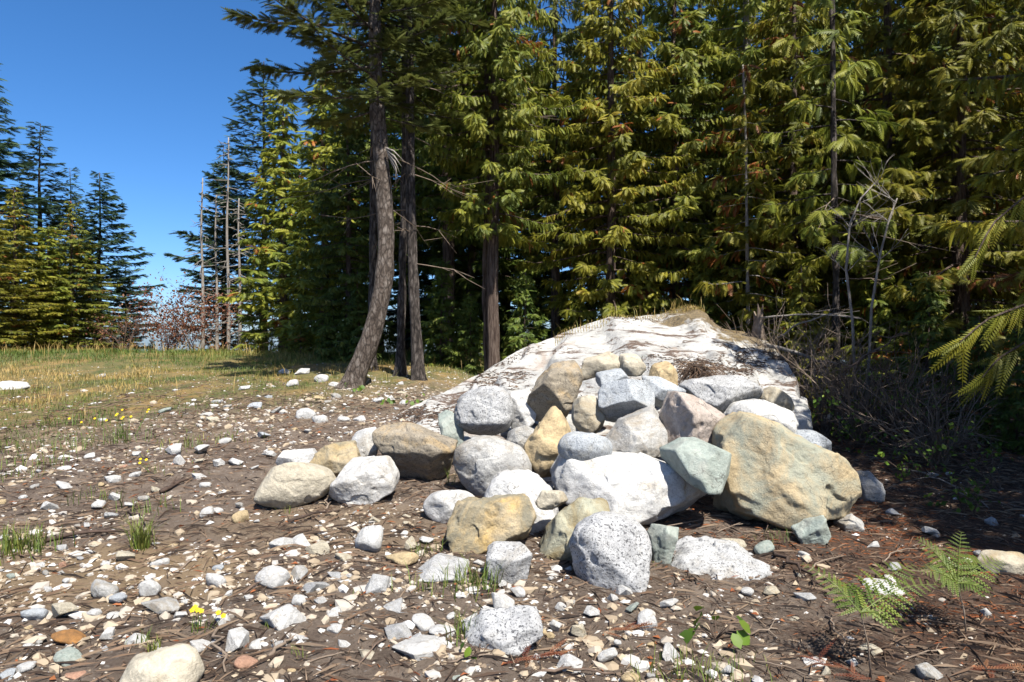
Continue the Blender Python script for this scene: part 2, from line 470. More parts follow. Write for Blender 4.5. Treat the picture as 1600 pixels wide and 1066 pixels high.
def resample(A, n):
    s = np.linspace(0, len(A) - 1, n)
    out = np.zeros((n, 3))
    k = np.clip(s.astype(int), 0, len(A) - 2); t = (s - k)[:, None]
    p0, p1, p2, p3 = A[np.clip(k - 1, 0, None)], A[k], A[k + 1], A[np.clip(k + 2, None, len(A) - 1)]
    return 0.5 * (2 * p1 + (p2 - p0) * t + (2 * p0 - 5 * p1 + 4 * p2 - p3) * t ** 2 + (3 * p1 - p0 - 3 * p2 + p3) * t ** 3)
crs, fts = resample(cr, NS), resample(ft, NS)
tt = np.linspace(0, 1, NT)[:, None, None]
bulge = 0.5
S = fts[None] * (1 - tt) + crs[None] * tt
span = (crs - fts)[:, 2]
S[..., 2] += (np.sin(tt[..., 0] * math.pi) ** 0.8 * (1 - 0.45 * tt[..., 0])) * 0.20 * span[None]
bt = np.linspace(0, 1, NB + 1)[1:, None]
back = np.repeat(crs[None], NB, 0)
out_dir = crs[:, :2] - fts[:, :2]
out_dir /= np.linalg.norm(out_dir, axis=1, keepdims=True) + 1e-6
back[..., :2] += out_dir[None] * (bt * 1.6)[..., None]
gb = ground_z(back[..., 0].ravel(), back[..., 1].ravel()).reshape(NB, NS)
back[..., 2] = crs[None, :, 2] * (1 - bt ** 1.6) + (gb - 0.15) * bt ** 1.6
A = np.vstack([S.reshape(-1, 3), back.reshape(-1, 3)])
tfull = np.concatenate([np.repeat(np.linspace(0, 1, NT), NS), np.repeat(np.ones(NB), NS)])
# strata ledges: layers dip gently to the left and toward the viewer
strat = A @ np.array([0.13, -0.24, 0.96])
lay = strat * 4.2 + 0.6 * fbm(A * np.array([0.9, 0.9, 0.9]), 3, 41)
fr = lay - np.floor(lay)
step = (smooth(0.66, 0.97, fr) - fr) / 4.2
edge = np.sin(np.clip(tfull, 0, 1) * math.pi) ** 0.35
A[:, 2] += step * 0.9 * edge
A[:, 2] += 0.06 * fbm(A * 1.5, 3, 61) + 0.02 * fbm(A * 6.3, 4, 67)
blk = vnoise(A * np.array([3.2, 3.2, 2.0]), 71)
A[:, 2] += 0.03 * smooth(0.02, 0.12, blk) * edge
A[:, 1] += 0.05 * fbm(A * 3.1, 3, 81)
nrow = NT + NB
ii = np.arange(nrow * NS).reshape(nrow, NS)
q = np.c_[ii[:-1, :-1].ravel(), ii[:-1, 1:].ravel(), ii[1:, 1:].ravel(), ii[1:, :-1].ravel()]

om, nt, b = newmat('bedrock')
v = coords(nt, False)
col = ramp(nt, noise(nt, v, 2.0, 9, 0.68, 0.5), [(0.30, (0.36, 0.35, 0.325)), (0.45, (0.55, 0.54, 0.51)), (0.60, (0.68, 0.665, 0.63))])
col = mix(nt, math_n(nt, 'MULTIPLY', ramp(nt, noise(nt, v, 1.3, 7, 0.7, 0.6), [(0.56, 0.0), (0.66, 1.0)]), 0.6), col, (0.45, 0.33, 0.24))
col = mix(nt, math_n(nt, 'MULTIPLY', ramp(nt, noise(nt, v, 11, 7, 0.8), [(0.55, 0.0), (0.63, 1.0)]), 0.45), col, (0.16, 0.15, 0.13))
col = mix(nt, math_n(nt, 'MULTIPLY', ramp(nt, noise(nt, v, 2.9, 6, 0.7), [(0.6, 0.0), (0.68, 1.0)]), 0.45), col, (0.30, 0.35, 0.30))
# brown needle litter that has settled along the ledges: own noise stretched along the layers
mp = N(nt, 'ShaderNodeMapping'); mp.inputs['Scale'].default_value = (0.5, 1.0, 3.6); mp.inputs['Rotation'].default_value = (0.25, -0.12, 0)
nt.links.new(v, mp.inputs[0])
lm = ramp(nt, noise(nt, mp.outputs[0], 1.8, 12, 0.74, 1.0), [(0.535, 0.0), (0.575, 1.0)])
lcol = ramp(nt, noise(nt, v, 30, 7, 0.8), [(0.35, (0.055, 0.035, 0.026)), (0.5, (0.14, 0.09, 0.065)), (0.65, (0.26, 0.18, 0.13))])
col = mix(nt, math_n(nt, 'MULTIPLY', lm, 0.93), col, lcol)
sxo = N(nt, 'ShaderNodeSeparateXYZ'); nt.links.new(v, sxo.inputs[0])
# dry moss cushions along the top and down the far shoulder
mo = math_n(nt, 'ADD', math_n(nt, 'ADD', math_n(nt, 'MULTIPLY', sxo.outputs[2], 0.42), math_n(nt, 'MULTIPLY', sxo.outputs[0], 0.16)), math_n(nt, 'MULTIPLY', noise(nt, v, 2.2, 8, 0.7), 0.9))
mom = ramp(nt, math_n(nt, 'ADD', mo, -1.0), [(0.62, 0.0), (0.70, 1.0)])
col = mix(nt, math_n(nt, 'MULTIPLY', mom, 0.9), col, ramp(nt, noise(nt, v, 24, 7, 0.8), [(0.36, (0.07, 0.05, 0.025)), (0.52, (0.20, 0.14, 0.06)), (0.66, (0.34, 0.24, 0.10))]))
nt.links.new(dim_node(nt, col), b.inputs['Base Color'])
b.inputs['Roughness'].default_value = 0.92
b.inputs['Specular IOR Level'].default_value = 0.2
bp = N(nt, 'ShaderNodeBump', Strength=0.85, Distance=0.10)
nt.links.new(noise(nt, v, 8, 11, 0.75), bp.inputs['Height']); nt.links.new(bp.outputs[0], b.inputs['Normal'])
link('bedrock_outcrop', mesh_np('bedrock_outcrop', A, q), om, label='broad pale bedrock outcrop with brown litter ledges rising behind the boulder pile', cat='outcrop')
OUT = A[:NT * NS].copy()

def outcrop_z(x, y):
    """top of outcrop near x, y (nearest sample)"""
    d = (OUT[:, 0] - x) ** 2 + (OUT[:, 1] - y) ** 2
    k = int(np.argmin(d))
    return OUT[k], math.sqrt(d[k])

# ------------------------------------------------------------------ boulders: rounded, chipped polyhedra
_ico = {}
def ico(level):
    if level not in _ico:
        bm = bmesh.new()
        bmesh.ops.create_icosphere(bm, subdivisions=level, radius=1)
        d = np.array([w.co[:] for w in bm.verts]); d /= np.linalg.norm(d, axis=1, keepdims=True)
        f = np.array([[w.index for w in t.verts] for t in bm.faces])
        bm.free()
        _ico[level] = (d, f)
    return _ico[level]

def hull2(pts):
    pts = sorted(map(tuple, pts))
    def half(seq):
        h = []
        for p in seq:
            while len(h) > 1 and (h[-1][0] - h[-2][0]) * (p[1] - h[-2][1]) - (h[-1][1] - h[-2][1]) * (p[0] - h[-2][0]) <= 0:
                h.pop()
            h.append(p)
        return h[:-1]
    return half(pts) + half(pts[::-1])

def rock_shape(planes, level, p, rough, size, seed, lumps=1.0):
    d, f = ico(level)
    n = np.array([a[:3] for a in planes]); dist = np.array([a[3] for a in planes])
    n = n / np.linalg.norm(n, axis=1, keepdims=True)
    s = np.clip(d @ n.T / dist[None], 0, None)
    r = (s ** p).sum(1) ** (-1.0 / p)
    P = d * r[:, None]
    q = P / size
    disp = rough * size * (0.8 * lumps * fbm(q * 1.9 + seed, 2, seed) + 0.36 * fbm(q * 6.0 + seed, 3, seed + 3) + 0.13 * fbm(q * 19 + seed, 2, seed + 5))
    lay = (q @ np.array([0.35, 0.25, 0.9])) * 7 + 1.5 * fbm(q * 1.8, 2, seed + 9)
    disp += rough * size * 0.30 * (np.abs((lay % 1) - 0.5) - 0.25) * smooth(-0.05, 0.1, fbm(q * 1.5, 2, seed + 13))
    chp = fbm(q * 3.3 + 11, 2, seed + 21)                 # spalled hollows with a crisp rim
    disp -= rough * size * 0.55 * smooth(0.16, 0.24, chp)
    return P + d * disp[:, None], f

def boulder(label, pts, D, mat, thick=0.85, facets=(), p=13, rough=0.05, level=5, seed=1, chips=8, name='boulder', cat='boulder', group='boulders heaped against the outcrop'):
    r = np.random.default_rng(seed * 7 + 3)
    if D is None or isinstance(D, tuple):        # stands on the ground: depth from where its foot meets it
        bx, by = max(pts, key=lambda q: q[1])
        D0 = on_ground(sum(q[0] for q in pts) / len(pts), by - 3).y
        wpx = max(q[0] for q in pts) - min(q[0] for q in pts); hpx = by - min(q[1] for q in pts)
        D = D0 + 0.3 * thick * math.sqrt(wpx * hpx) / FPX * D0 + (D[0] if D else 0)
    p = p * 1.7
    W = [((x - 800) / FPX * D, EYE - (y - 533) / FPX * D) for x, y in pts]
    H = hull2(W)
    c = np.mean(H, 0)
    xs = [a[0] for a in H]; zs = [a[1] for a in H]
    c = np.array([(min(xs) + max(xs)) / 2 * 0.5 + c[0] * 0.5, (min(zs) + max(zs)) / 2 * 0.5 + c[1] * 0.5])
    w, h = max(xs) - min(xs), max(zs) - min(zs)
    size = math.sqrt(w * h)
    T = thick * 0.5 * size
    kf = (D - (0.7 if w > 1.0 else 0.3) * T) / D                # the widest part seen lies a little in front of the centre
    H = [(a[0] * kf, EYE + (a[1] - EYE) * kf) for a in H]; c = np.array([c[0] * kf, EYE + (c[1] - EYE) * kf]); w *= kf; h *= kf
    planes = []
    for a, bb in zip(H, H[1:] + H[:1]):
        e = np.array(bb) - np.array(a)
        L = np.hypot(*e)
        if L < 1e-5: continue
        nn = np.array([e[1], -e[0]]) / L
        dd = float(nn @ (np.array(a) - c))
        tl = r.uniform(-0.3, 0.3) * (1 if w < 0.6 else 0.4)
        planes.append((nn[0] * math.cos(tl), math.sin(tl), nn[1] * math.cos(tl), max(0.02, dd * math.cos(tl) * 1.04)))
    for k in range(5 if p < 12 * 1.7 else 2):
        a, g = r.uniform(-0.6, 0.6), r.uniform(-0.5, 0.6)
        planes.append((a, -1, g, T * r.uniform(0.82, 1.0)))
        a, g = r.uniform(-0.6, 0.6), r.uniform(-0.6, 0.6)
        planes.append((a, 1, g, T * r.uniform(0.85, 1.05)))
    def sup(v):
        v = np.array(v, float); v /= np.linalg.norm(v)
        return math.sqrt((v[0] * w / 2) ** 2 + (v[1] * T) ** 2 + (v[2] * h / 2) ** 2)
    for (a, bq, g, fr) in facets:
        nv = np.array((a, bq, g), float); nv /= np.linalg.norm(nv)
        keep_ = math.hypot(nv[0] * w / 2, nv[2] * h / 2) * 0.96      # a face never cuts the outline itself away
        planes.append((a, bq, g, max(sup((a, bq, g)) * fr, keep_)))
    if p > 14 * 1.7: p, chips = p * 1.7, 3
    for k in range(chips):
        vv = r.normal(size=3); vv[1] = -abs(vv[1])
        planes.append((*vv, sup(vv) * r.uniform(1.02, 1.2) if p > 24 else sup(vv) * r.uniform(0.98, 1.1)))
    if w < 0.5: level = 5
    V, f = rock_shape(planes, level, p, rough, size, seed)
    me = mesh_np(name, V, f)
    return link(name, me, M[mat], loc=(c[0], D, c[1]), label=label, cat=cat, group=group)

UP = (0.05, -0.45, 0.9)
B = [
 # label, outline px, depth, material, thick, facets, p, rough, level
 ('dark brown wedge shaped boulder with pale flat top and overhanging face', [(589,676),(600,664),(640,666),(690,684),(712,692),(706,716),(694,745),(672,763),(640,759),(612,737),(593,702)], None, 'brown', 0.9, [(0.0,-0.30,0.95,0.62),(-0.15,-0.76,-0.64,0.42),(0.5,-0.6,-0.6,0.6)], 16, 0.05, 6),
 ('round pale speckled boulder perched between the brown boulder and dark angular boulder', [(706,650),(722,618),(750,605),(785,606),(802,628),(804,655),(795,673),(765,684),(735,681),(712,666)], 6.75, 'greyspeck', 0.95, [(0.0,-0.5,-0.85,0.7)], 8, 0.04, 6),
 ('smooth grey rounded boulder directly under the perched round boulder', [(705,724),(714,696),(735,686),(775,688),(810,698),(829,720),(832,745),(800,775),(742,777),(715,757)], 5.85, 'grey', 0.85, [(0.35,-0.7,0.5,0.8),(-0.5,-0.75,-0.35,0.85)], 9, 0.04, 6),
 ('small grey cobble wedged behind the sandy pear shaped boulder', [(788,692),(798,673),(820,667),(838,675),(838,702),(812,708)], 6.55, 'grey', 0.9, [], 9, 0.05, 5),
 ('greenish slab edge showing behind the brown wedge boulder', [(684,655),(705,645),(722,662),(724,690),(712,705),(694,690)], 6.75, 'green', 0.8, [(-0.3,-0.6,0.7,0.8)], 18, 0.05, 5),
 ('flat white block between the perched round boulder and dark angular boulder', [(798,614),(832,608),(836,650),(828,670),(800,672)], 7.0, 'white', 0.9, [UP + (0.8,)], 18, 0.04, 5),
 ('dark grey brown angular boulder tilted on end near the top of the pile', [(825,634),(834,606),(862,572),(905,562),(915,578),(908,606),(890,648),(862,660),(838,658),(828,648)], 6.9, 'brown', 0.8, [(-0.38,-0.72,-0.45,0.56),(0.2,-0.35,0.9,0.86),(0.8,-0.5,-0.2,0.8)], 22, 0.04, 6),
 ('sandy yellow pear shaped boulder standing upright with narrow top', [(866,633),(880,640),(891,668),(892,695),(885,722),(870,753),(855,754),(830,727),(817,702),(828,682),(845,655)], 6.0, 'sand', 0.95, [(-0.2,-0.8,0.5,0.8),(0.5,-0.6,-0.6,0.8)], 9, 0.06, 6),
 ('pale upright cobble below the cream and blue two toned block', [(896,642),(904,622),(930,617),(942,640),(945,665),(937,680),(905,676),(895,662)], 6.5, 'cream', 0.9, [], 11, 0.03, 5),
 ('speckled grey egg shaped boulder lying on the large white boulder', [(869,699),(882,682),(910,676),(940,681),(958,697),(957,714),(930,723),(895,723),(873,713)], 5.55, 'blue', 1.0, [], 6, 0.03, 6),
 ('two toned cream and blue grey block with dark underside near the top', [(936,616),(945,600),(985,594),(1008,596),(1025,618),(1019,640),(990,657),(955,655),(938,641)], 6.4, 'blue', 0.95, [(-0.55,-0.65,0.45,0.72),(0.55,-0.6,0.5,0.74),(-0.05,-0.66,-0.75,0.55)], 26, 0.025, 6),
 ('broad pale grey block under the two toned block', [(945,692),(975,660),(1020,645),(1042,672),(1041,702),(1030,718),(960,721),(947,707)], 5.9, 'grey', 0.9, [(0.15,-0.6,0.75,0.78),(-0.6,-0.7,0.3,0.8)], 20, 0.035, 6),
 ('small blue grey block sitting behind the two toned block', [(934,584),(972,578),(982,591),(974,602),(945,608),(935,600)], 6.75, 'blue', 0.9, [UP + (0.8,)], 22, 0.03, 5),
 ('pale cracked rock at the top centre of the boulder pile', [(908,592),(916,562),(958,552),(974,563),(970,582),(935,590)], 7.1, 'cream', 0.9, [(0.3,-0.6,0.7,0.85)], 18, 0.05, 5),
 ('cream cobble touching the pale cracked rock on the pile top', [(968,575),(974,554),(998,556),(1011,574),(1002,588),(976,587)], 7.0, 'cream', 0.9, [], 9, 0.04, 5),
 ('small tan rock leaning on the outcrop above the blue grey slab', [(1018,600),(1027,575),(1050,567),(1058,590),(1058,608),(1030,610)], 7.3, 'sand', 0.9, [], 14, 0.05, 5),
 ('thin blue grey slab sloping down toward the pinkish long boulder', [(1005,588),(1030,590),(1072,615),(1072,632),(1045,640),(1012,622)], 6.95, 'blue', 0.9, [(0.2,-0.5,0.8,0.7)], 22, 0.035, 5),
 ('long pinkish boulder with a shaded end tilted down the pile', [(1038,698),(1044,642),(1058,614),(1085,620),(1130,652),(1167,686),(1150,722),(1110,715),(1050,716)], 5.95, 'pink', 0.8, [(0.35,-0.55,0.72,0.62),(-0.85,-0.5,0.05,0.86)], 20, 0.05, 6),
 ('flat topped white block high on the pile beside the needle clump', [(1071,605),(1085,593),(1165,588),(1187,610),(1184,630),(1150,652),(1120,641),(1090,627)], 6.9, 'greyspeck', 0.95, [(0.0,-0.38,0.92,0.55),(0.3,-0.75,-0.55,0.8)], 24, 0.04, 6),
 ('pale lumpy boulder behind the big tan boulder', [(1144,656),(1160,635),(1200,626),(1240,645),(1246,665),(1230,680),(1180,684),(1158,678)], 6.5, 'white', 0.95, [(-0.75,-0.6,-0.1,0.8),(0.2,-0.5,0.8,0.8)], 14, 0.05, 6),
 ('cream stone at the shaded edge behind the pale lumpy boulder', [(1186,620),(1205,605),(1235,620),(1245,642),(1225,650),(1190,645)], 7.0, 'cream', 0.9, [], 14, 0.04, 5),
 ('blue grey boulder peeking out behind the big tan boulder', [(1232,682),(1255,673),(1275,675),(1302,690),(1306,712),(1270,722),(1240,710)], 6.35, 'blue', 0.9, [], 11, 0.04, 5),
 ('very big tan and green boulder with rough flat face', [(1145,707),(1165,685),(1195,666),(1225,672),(1272,690),(1322,720),(1356,755),(1359,779),(1338,808),(1260,818),(1190,832),(1158,828),(1145,762)], None, 'tan', 0.6, [(0.05,-0.9,0.3,0.70),(0.5,-0.8,0.1,0.8)], 24, 0.06, 6),
 ('green grey angular block with clean faces beside the big tan boulder', [(1054,706),(1075,693),(1100,690),(1144,711),(1142,742),(1126,769),(1114,767),(1068,746)], 5.2, 'green', 0.8, [(-0.12,-0.6,0.75,0.66),(0.85,-0.5,-0.15,0.7)], 34, 0.018, 6),
 ('largest white boulder with a dark undercut corner in the pile centre', [(868,770),(890,726),(930,720),(1010,720),(1060,735),(1095,752),(1128,772),(1118,803),(1040,815),(1005,825),(960,812),(905,800),(880,795)], None, 'white', 0.75, [(-0.05,-0.62,0.78,0.66),(0.45,-0.5,-0.74,0.42),(-0.6,-0.75,0.2,0.8)], 20, 0.05, 6),
 ('white rounded boulder between the grey boulder and ochre boulder', [(754,777),(770,749),(805,740),(845,752),(864,776),(872,812),(845,850),(800,830),(760,800)], 5.2, 'white', 0.85, [(0.3,-0.7,0.5,0.85)], 11, 0.045, 6),
 ('small cream cobble resting on the white rounded boulder', [(836,787),(848,767),(874,768),(882,785),(866,797),(845,797)], 4.8, 'cream', 0.9, [], 13, 0.04, 5),
 ('low white boulder half hidden behind the ochre boulder', [(659,791),(680,771),(715,768),(748,780),(745,822),(700,824),(668,808)], None, 'white', 0.85, [], 10, 0.04, 5),
 ('ochre stained rough boulder with jagged dark hollows', [(704,828),(714,786),(770,780),(825,780),(833,810),(820,842),(770,864),(715,864),(704,847)], None, 'ochre', 0.8, [(0.1,-0.85,0.2,0.8),(0.5,-0.5,-0.7,0.5)], 18, 0.075, 6),
 ('upright green and ochre slab leaning behind the speckled granite boulder', [(846,875),(868,812),(905,780),(950,786),(960,830),(915,900),(895,912),(858,897)], 4.62, 'greenochre', 0.6, [(-0.6,-0.75,0.2,0.7),(0.3,-0.6,0.7,0.8)], 20, 0.05, 6),
 ('black and white speckled granite boulder at the front of the pile', [(889,862),(905,822),(935,807),(1000,819),(1014,840),(1017,886),(990,912),(930,920),(900,903)], None, 'granite', 0.9, [(0.1,-0.85,0.35,0.82),(-0.85,-0.5,-0.2,0.85)], 14, 0.04, 6),
 ('white and grey cube shaped rock in front of the ochre boulder', [(761,866),(774,853),(820,857),(831,870),(822,916),(790,916),(764,902)], None, 'greyspeck', 0.9, [(-0.05,-0.5,0.85,0.72),(-0.1,-0.9,-0.2,0.8)], 30, 0.03, 5),
 ('smooth cream rounded boulder at the outer end of the pile', [(402,763),(420,735),(460,725),(505,735),(519,756),(500,779),(460,796),(420,790)], None, 'cream', 0.95, [(0.3,-0.6,-0.5,0.85)], 9, 0.025, 6),
 ('white chalky boulder beside the smooth cream boulder', [(509,777),(530,740),(570,720),(605,717),(619,745),(616,767),(560,790),(520,793)], None, 'white', 0.9, [(0.2,-0.75,-0.1,0.78),(-0.3,-0.5,0.8,0.8)], 14, 0.045, 6),
 ('small white block behind the smooth cream boulder', [(433,720),(440,705),(485,702),(493,713),(488,732),(440,732)], 6.25, 'white', 0.9, [UP + (0.75,)], 20, 0.03, 5),
 ('tan striped slab behind the white chalky boulder', [(484,722),(500,700),(550,691),(562,720),(530,748),(495,740)], 6.1, 'ochre', 0.7, [(0.1,-0.7,0.6,0.7)], 16, 0.05, 5),
 ('white upright rock leaning beside the brown wedge boulder', [(547,692),(558,675),(585,669),(592,690),(584,715),(562,728)], 6.35, 'white', 0.9, [(-0.5,-0.7,0.4,0.8)], 16, 0.04, 5),
 ('dark green upright shard beside the speckled granite boulder', [(1019,842),(1034,823),(1063,827),(1054,856),(1046,888),(1022,886)], None, 'green', 0.7, [(-0.8,-0.6,0.1,0.6)], 26, 0.03, 5),
 ('low white rock breaking out of the soil below the big tan boulder', [(1048,892),(1080,868),(1140,864),(1190,876),(1214,915),(1150,945),(1080,940)], 4.55, 'greyspeck', 1.3, [(0.0,-0.35,0.94,0.5)], 14, 0.12, 6),
 ('pale green rock at the foot of the big tan boulder', [(1244,832),(1268,816),(1291,809),(1299,836),(1287,854),(1255,854)], None, 'green', 0.8, [(-0.5,-0.6,0.6,0.75)], 22, 0.04, 5),
 ('little grey rock at the shaded foot of the big tan boulder', [(1314,818),(1335,807),(1351,818),(1346,835),(1318,836)], None, 'grey', 0.9, [UP + (0.8,)], 16, 0.04, 5),
 ('pale split rock at the shaded end of the big tan boulder', [(1340,748),(1364,739),(1380,757),(1378,784),(1350,786)], None, 'grey', 0.9, [(0.3,-0.6,0.6,0.7)], 20, 0.04, 5),
]
for k, (lab, pts, D, mt, th, fc, p, rg, lv) in enumerate(B):
    boulder(lab, pts, D, mt, th, fc, p, rg, lv, seed=k + 1)
SOLO = [
 ('speckled granite slab lying flat on the dirt', [(728,1006),(758,976),(842,958),(846,988),(800,1014),(740,1026)], None, 'granite', 1.0, [(-0.15,-0.62,0.78,0.4)], 26, 0.05, 5),
 ('big tan rounded rock half buried in front of the yellow flowers', [(180,1072),(200,1036),(250,1024),(292,1030),(306,1066),(290,1100),(200,1100)], None, 'cream', 1.0, [UP + (0.85,)], 9, 0.04, 6),
 ('smooth cream boulder lying in shade beside the upright fern', [(1528,882),(1550,868),(1600,867),(1630,880),(1615,902),(1545,900)], None, 'cream', 0.8, [UP + (0.8,)], 9, 0.03, 5),
 ('flat white rock lying in the golden grass', [(-20,606),(0,596),(30,598),(42,606),(20,613),(-15,613)], None, 'white', 0.9, [UP + (0.7,)], 14, 0.05, 5),
 ('pale shaded rock beneath the brush thicket', [(1296,660),(1318,645),(1345,652),(1344,668),(1310,674)], None, 'white', 0.9, [], 14, 0.06, 5),
]
for k, (lab, pts, D, mt, th, fc, p, rg, lv) in enumerate(SOLO):
    boulder(lab, pts, D, mt, th, fc, p, rg, lv, seed=k + 80, name='rock', cat='rock', group=None)

# ------------------------------------------------------------------ loose stones (each its own object, meshes shared)
STONE = []
for k in range(14):
    r = np.random.default_rng(300 + k)
    planes = []
    ax = np.array([1.0, r.uniform(0.6, 0.95), r.uniform(0.38, 0.75)])
    for j in range(13 if k % 3 else 26):
        vv = r.normal(size=3); vv /= np.linalg.norm(vv)
        planes.append((*vv, float(np.linalg.norm(vv * ax)) * r.uniform(0.62, 1.0)))
    for vv in ((1, 0, 0), (-1, 0, 0), (0, 1, 0), (0, -1, 0), (0, 0, 1), (0, 0, -1)):
        planes.append((*vv, float(np.linalg.norm(np.array(vv) * ax))))
    if k % 3:          # broken angular stones: true flat faces
        bm = bmesh.new()
        for j in range(13):
            vv = r.normal(size=3); vv /= np.linalg.norm(vv)
            bm.verts.new(vv * ax * r.uniform(0.75, 1.05))
        h = bmesh.ops.convex_hull(bm, input=bm.verts)
        bmesh.ops.delete(bm, geom=[g for g in h['geom_interior'] if isinstance(g, bmesh.types.BMVert)], context='VERTS')
        bmesh.ops.dissolve_limit(bm, angle_limit=R(18), verts=bm.verts, edges=bm.edges)
        bmesh.ops.bevel(bm, geom=list(bm.edges), offset=0.06, segments=2, affect='EDGES', profile=0.6)
        bmesh.ops.triangulate(bm, faces=bm.faces)
        bm.verts.ensure_lookup_table(); bm.verts.index_update()
        V = np.array([w.co[:] for w in bm.verts]); f = np.array([[w.index for w in t.verts] for t in bm.faces])
        V = V + 0.03 * np.c_[fbm(V * 3, 2, k), fbm(V * 3, 2, k + 50), fbm(V * 3, 2, k + 90)]
        bm.free()
    else:
        V, f = rock_shape(planes, 4, 9, 0.05, 1.0, 500 + k)
    e = V.max(0) - V.min(0)
    V = (V - (V.max(0) + V.min(0)) / 2) / e[0]
    STONE.append((mesh_np('stone', V, f, k % 3 == 0), e / e[0]))
for me, _ in STONE:
    me.materials.append(M['white'])

def stone(px, py, wpx, hpx, mat, label, group=None, k=None, cat='stone', r=rng):
    """a stone whose foot is on the ground; px, py its centre in the photo"""
    g = on_ground(px, py + hpx * 0.42)
    k = int(r.integers(len(STONE))) if k is None else k
    me, e = STONE[k]
    w = wpx / FPX * g.y
    h = max(0.35 * w, min(1.25 * w, hpx / FPX * g.y))
    hz = h * 0.86
    sc = (w, w * r.uniform(0.75, 1.0), hz / e[2])
    o = link('stone', me, M[mat], loc=(g.x, g.y + w * 0.3, g.z + hz * 0.30), label=label, cat=cat, group=group)
    o.scale = (sc[0], sc[1] / e[1] * 0.9, sc[2])
    o.rotation_euler = (r.uniform(-0.3, 0.3), r.uniform(-0.3, 0.3), r.choice([0, math.pi]) + r.uniform(-0.5, 0.5))
    return o

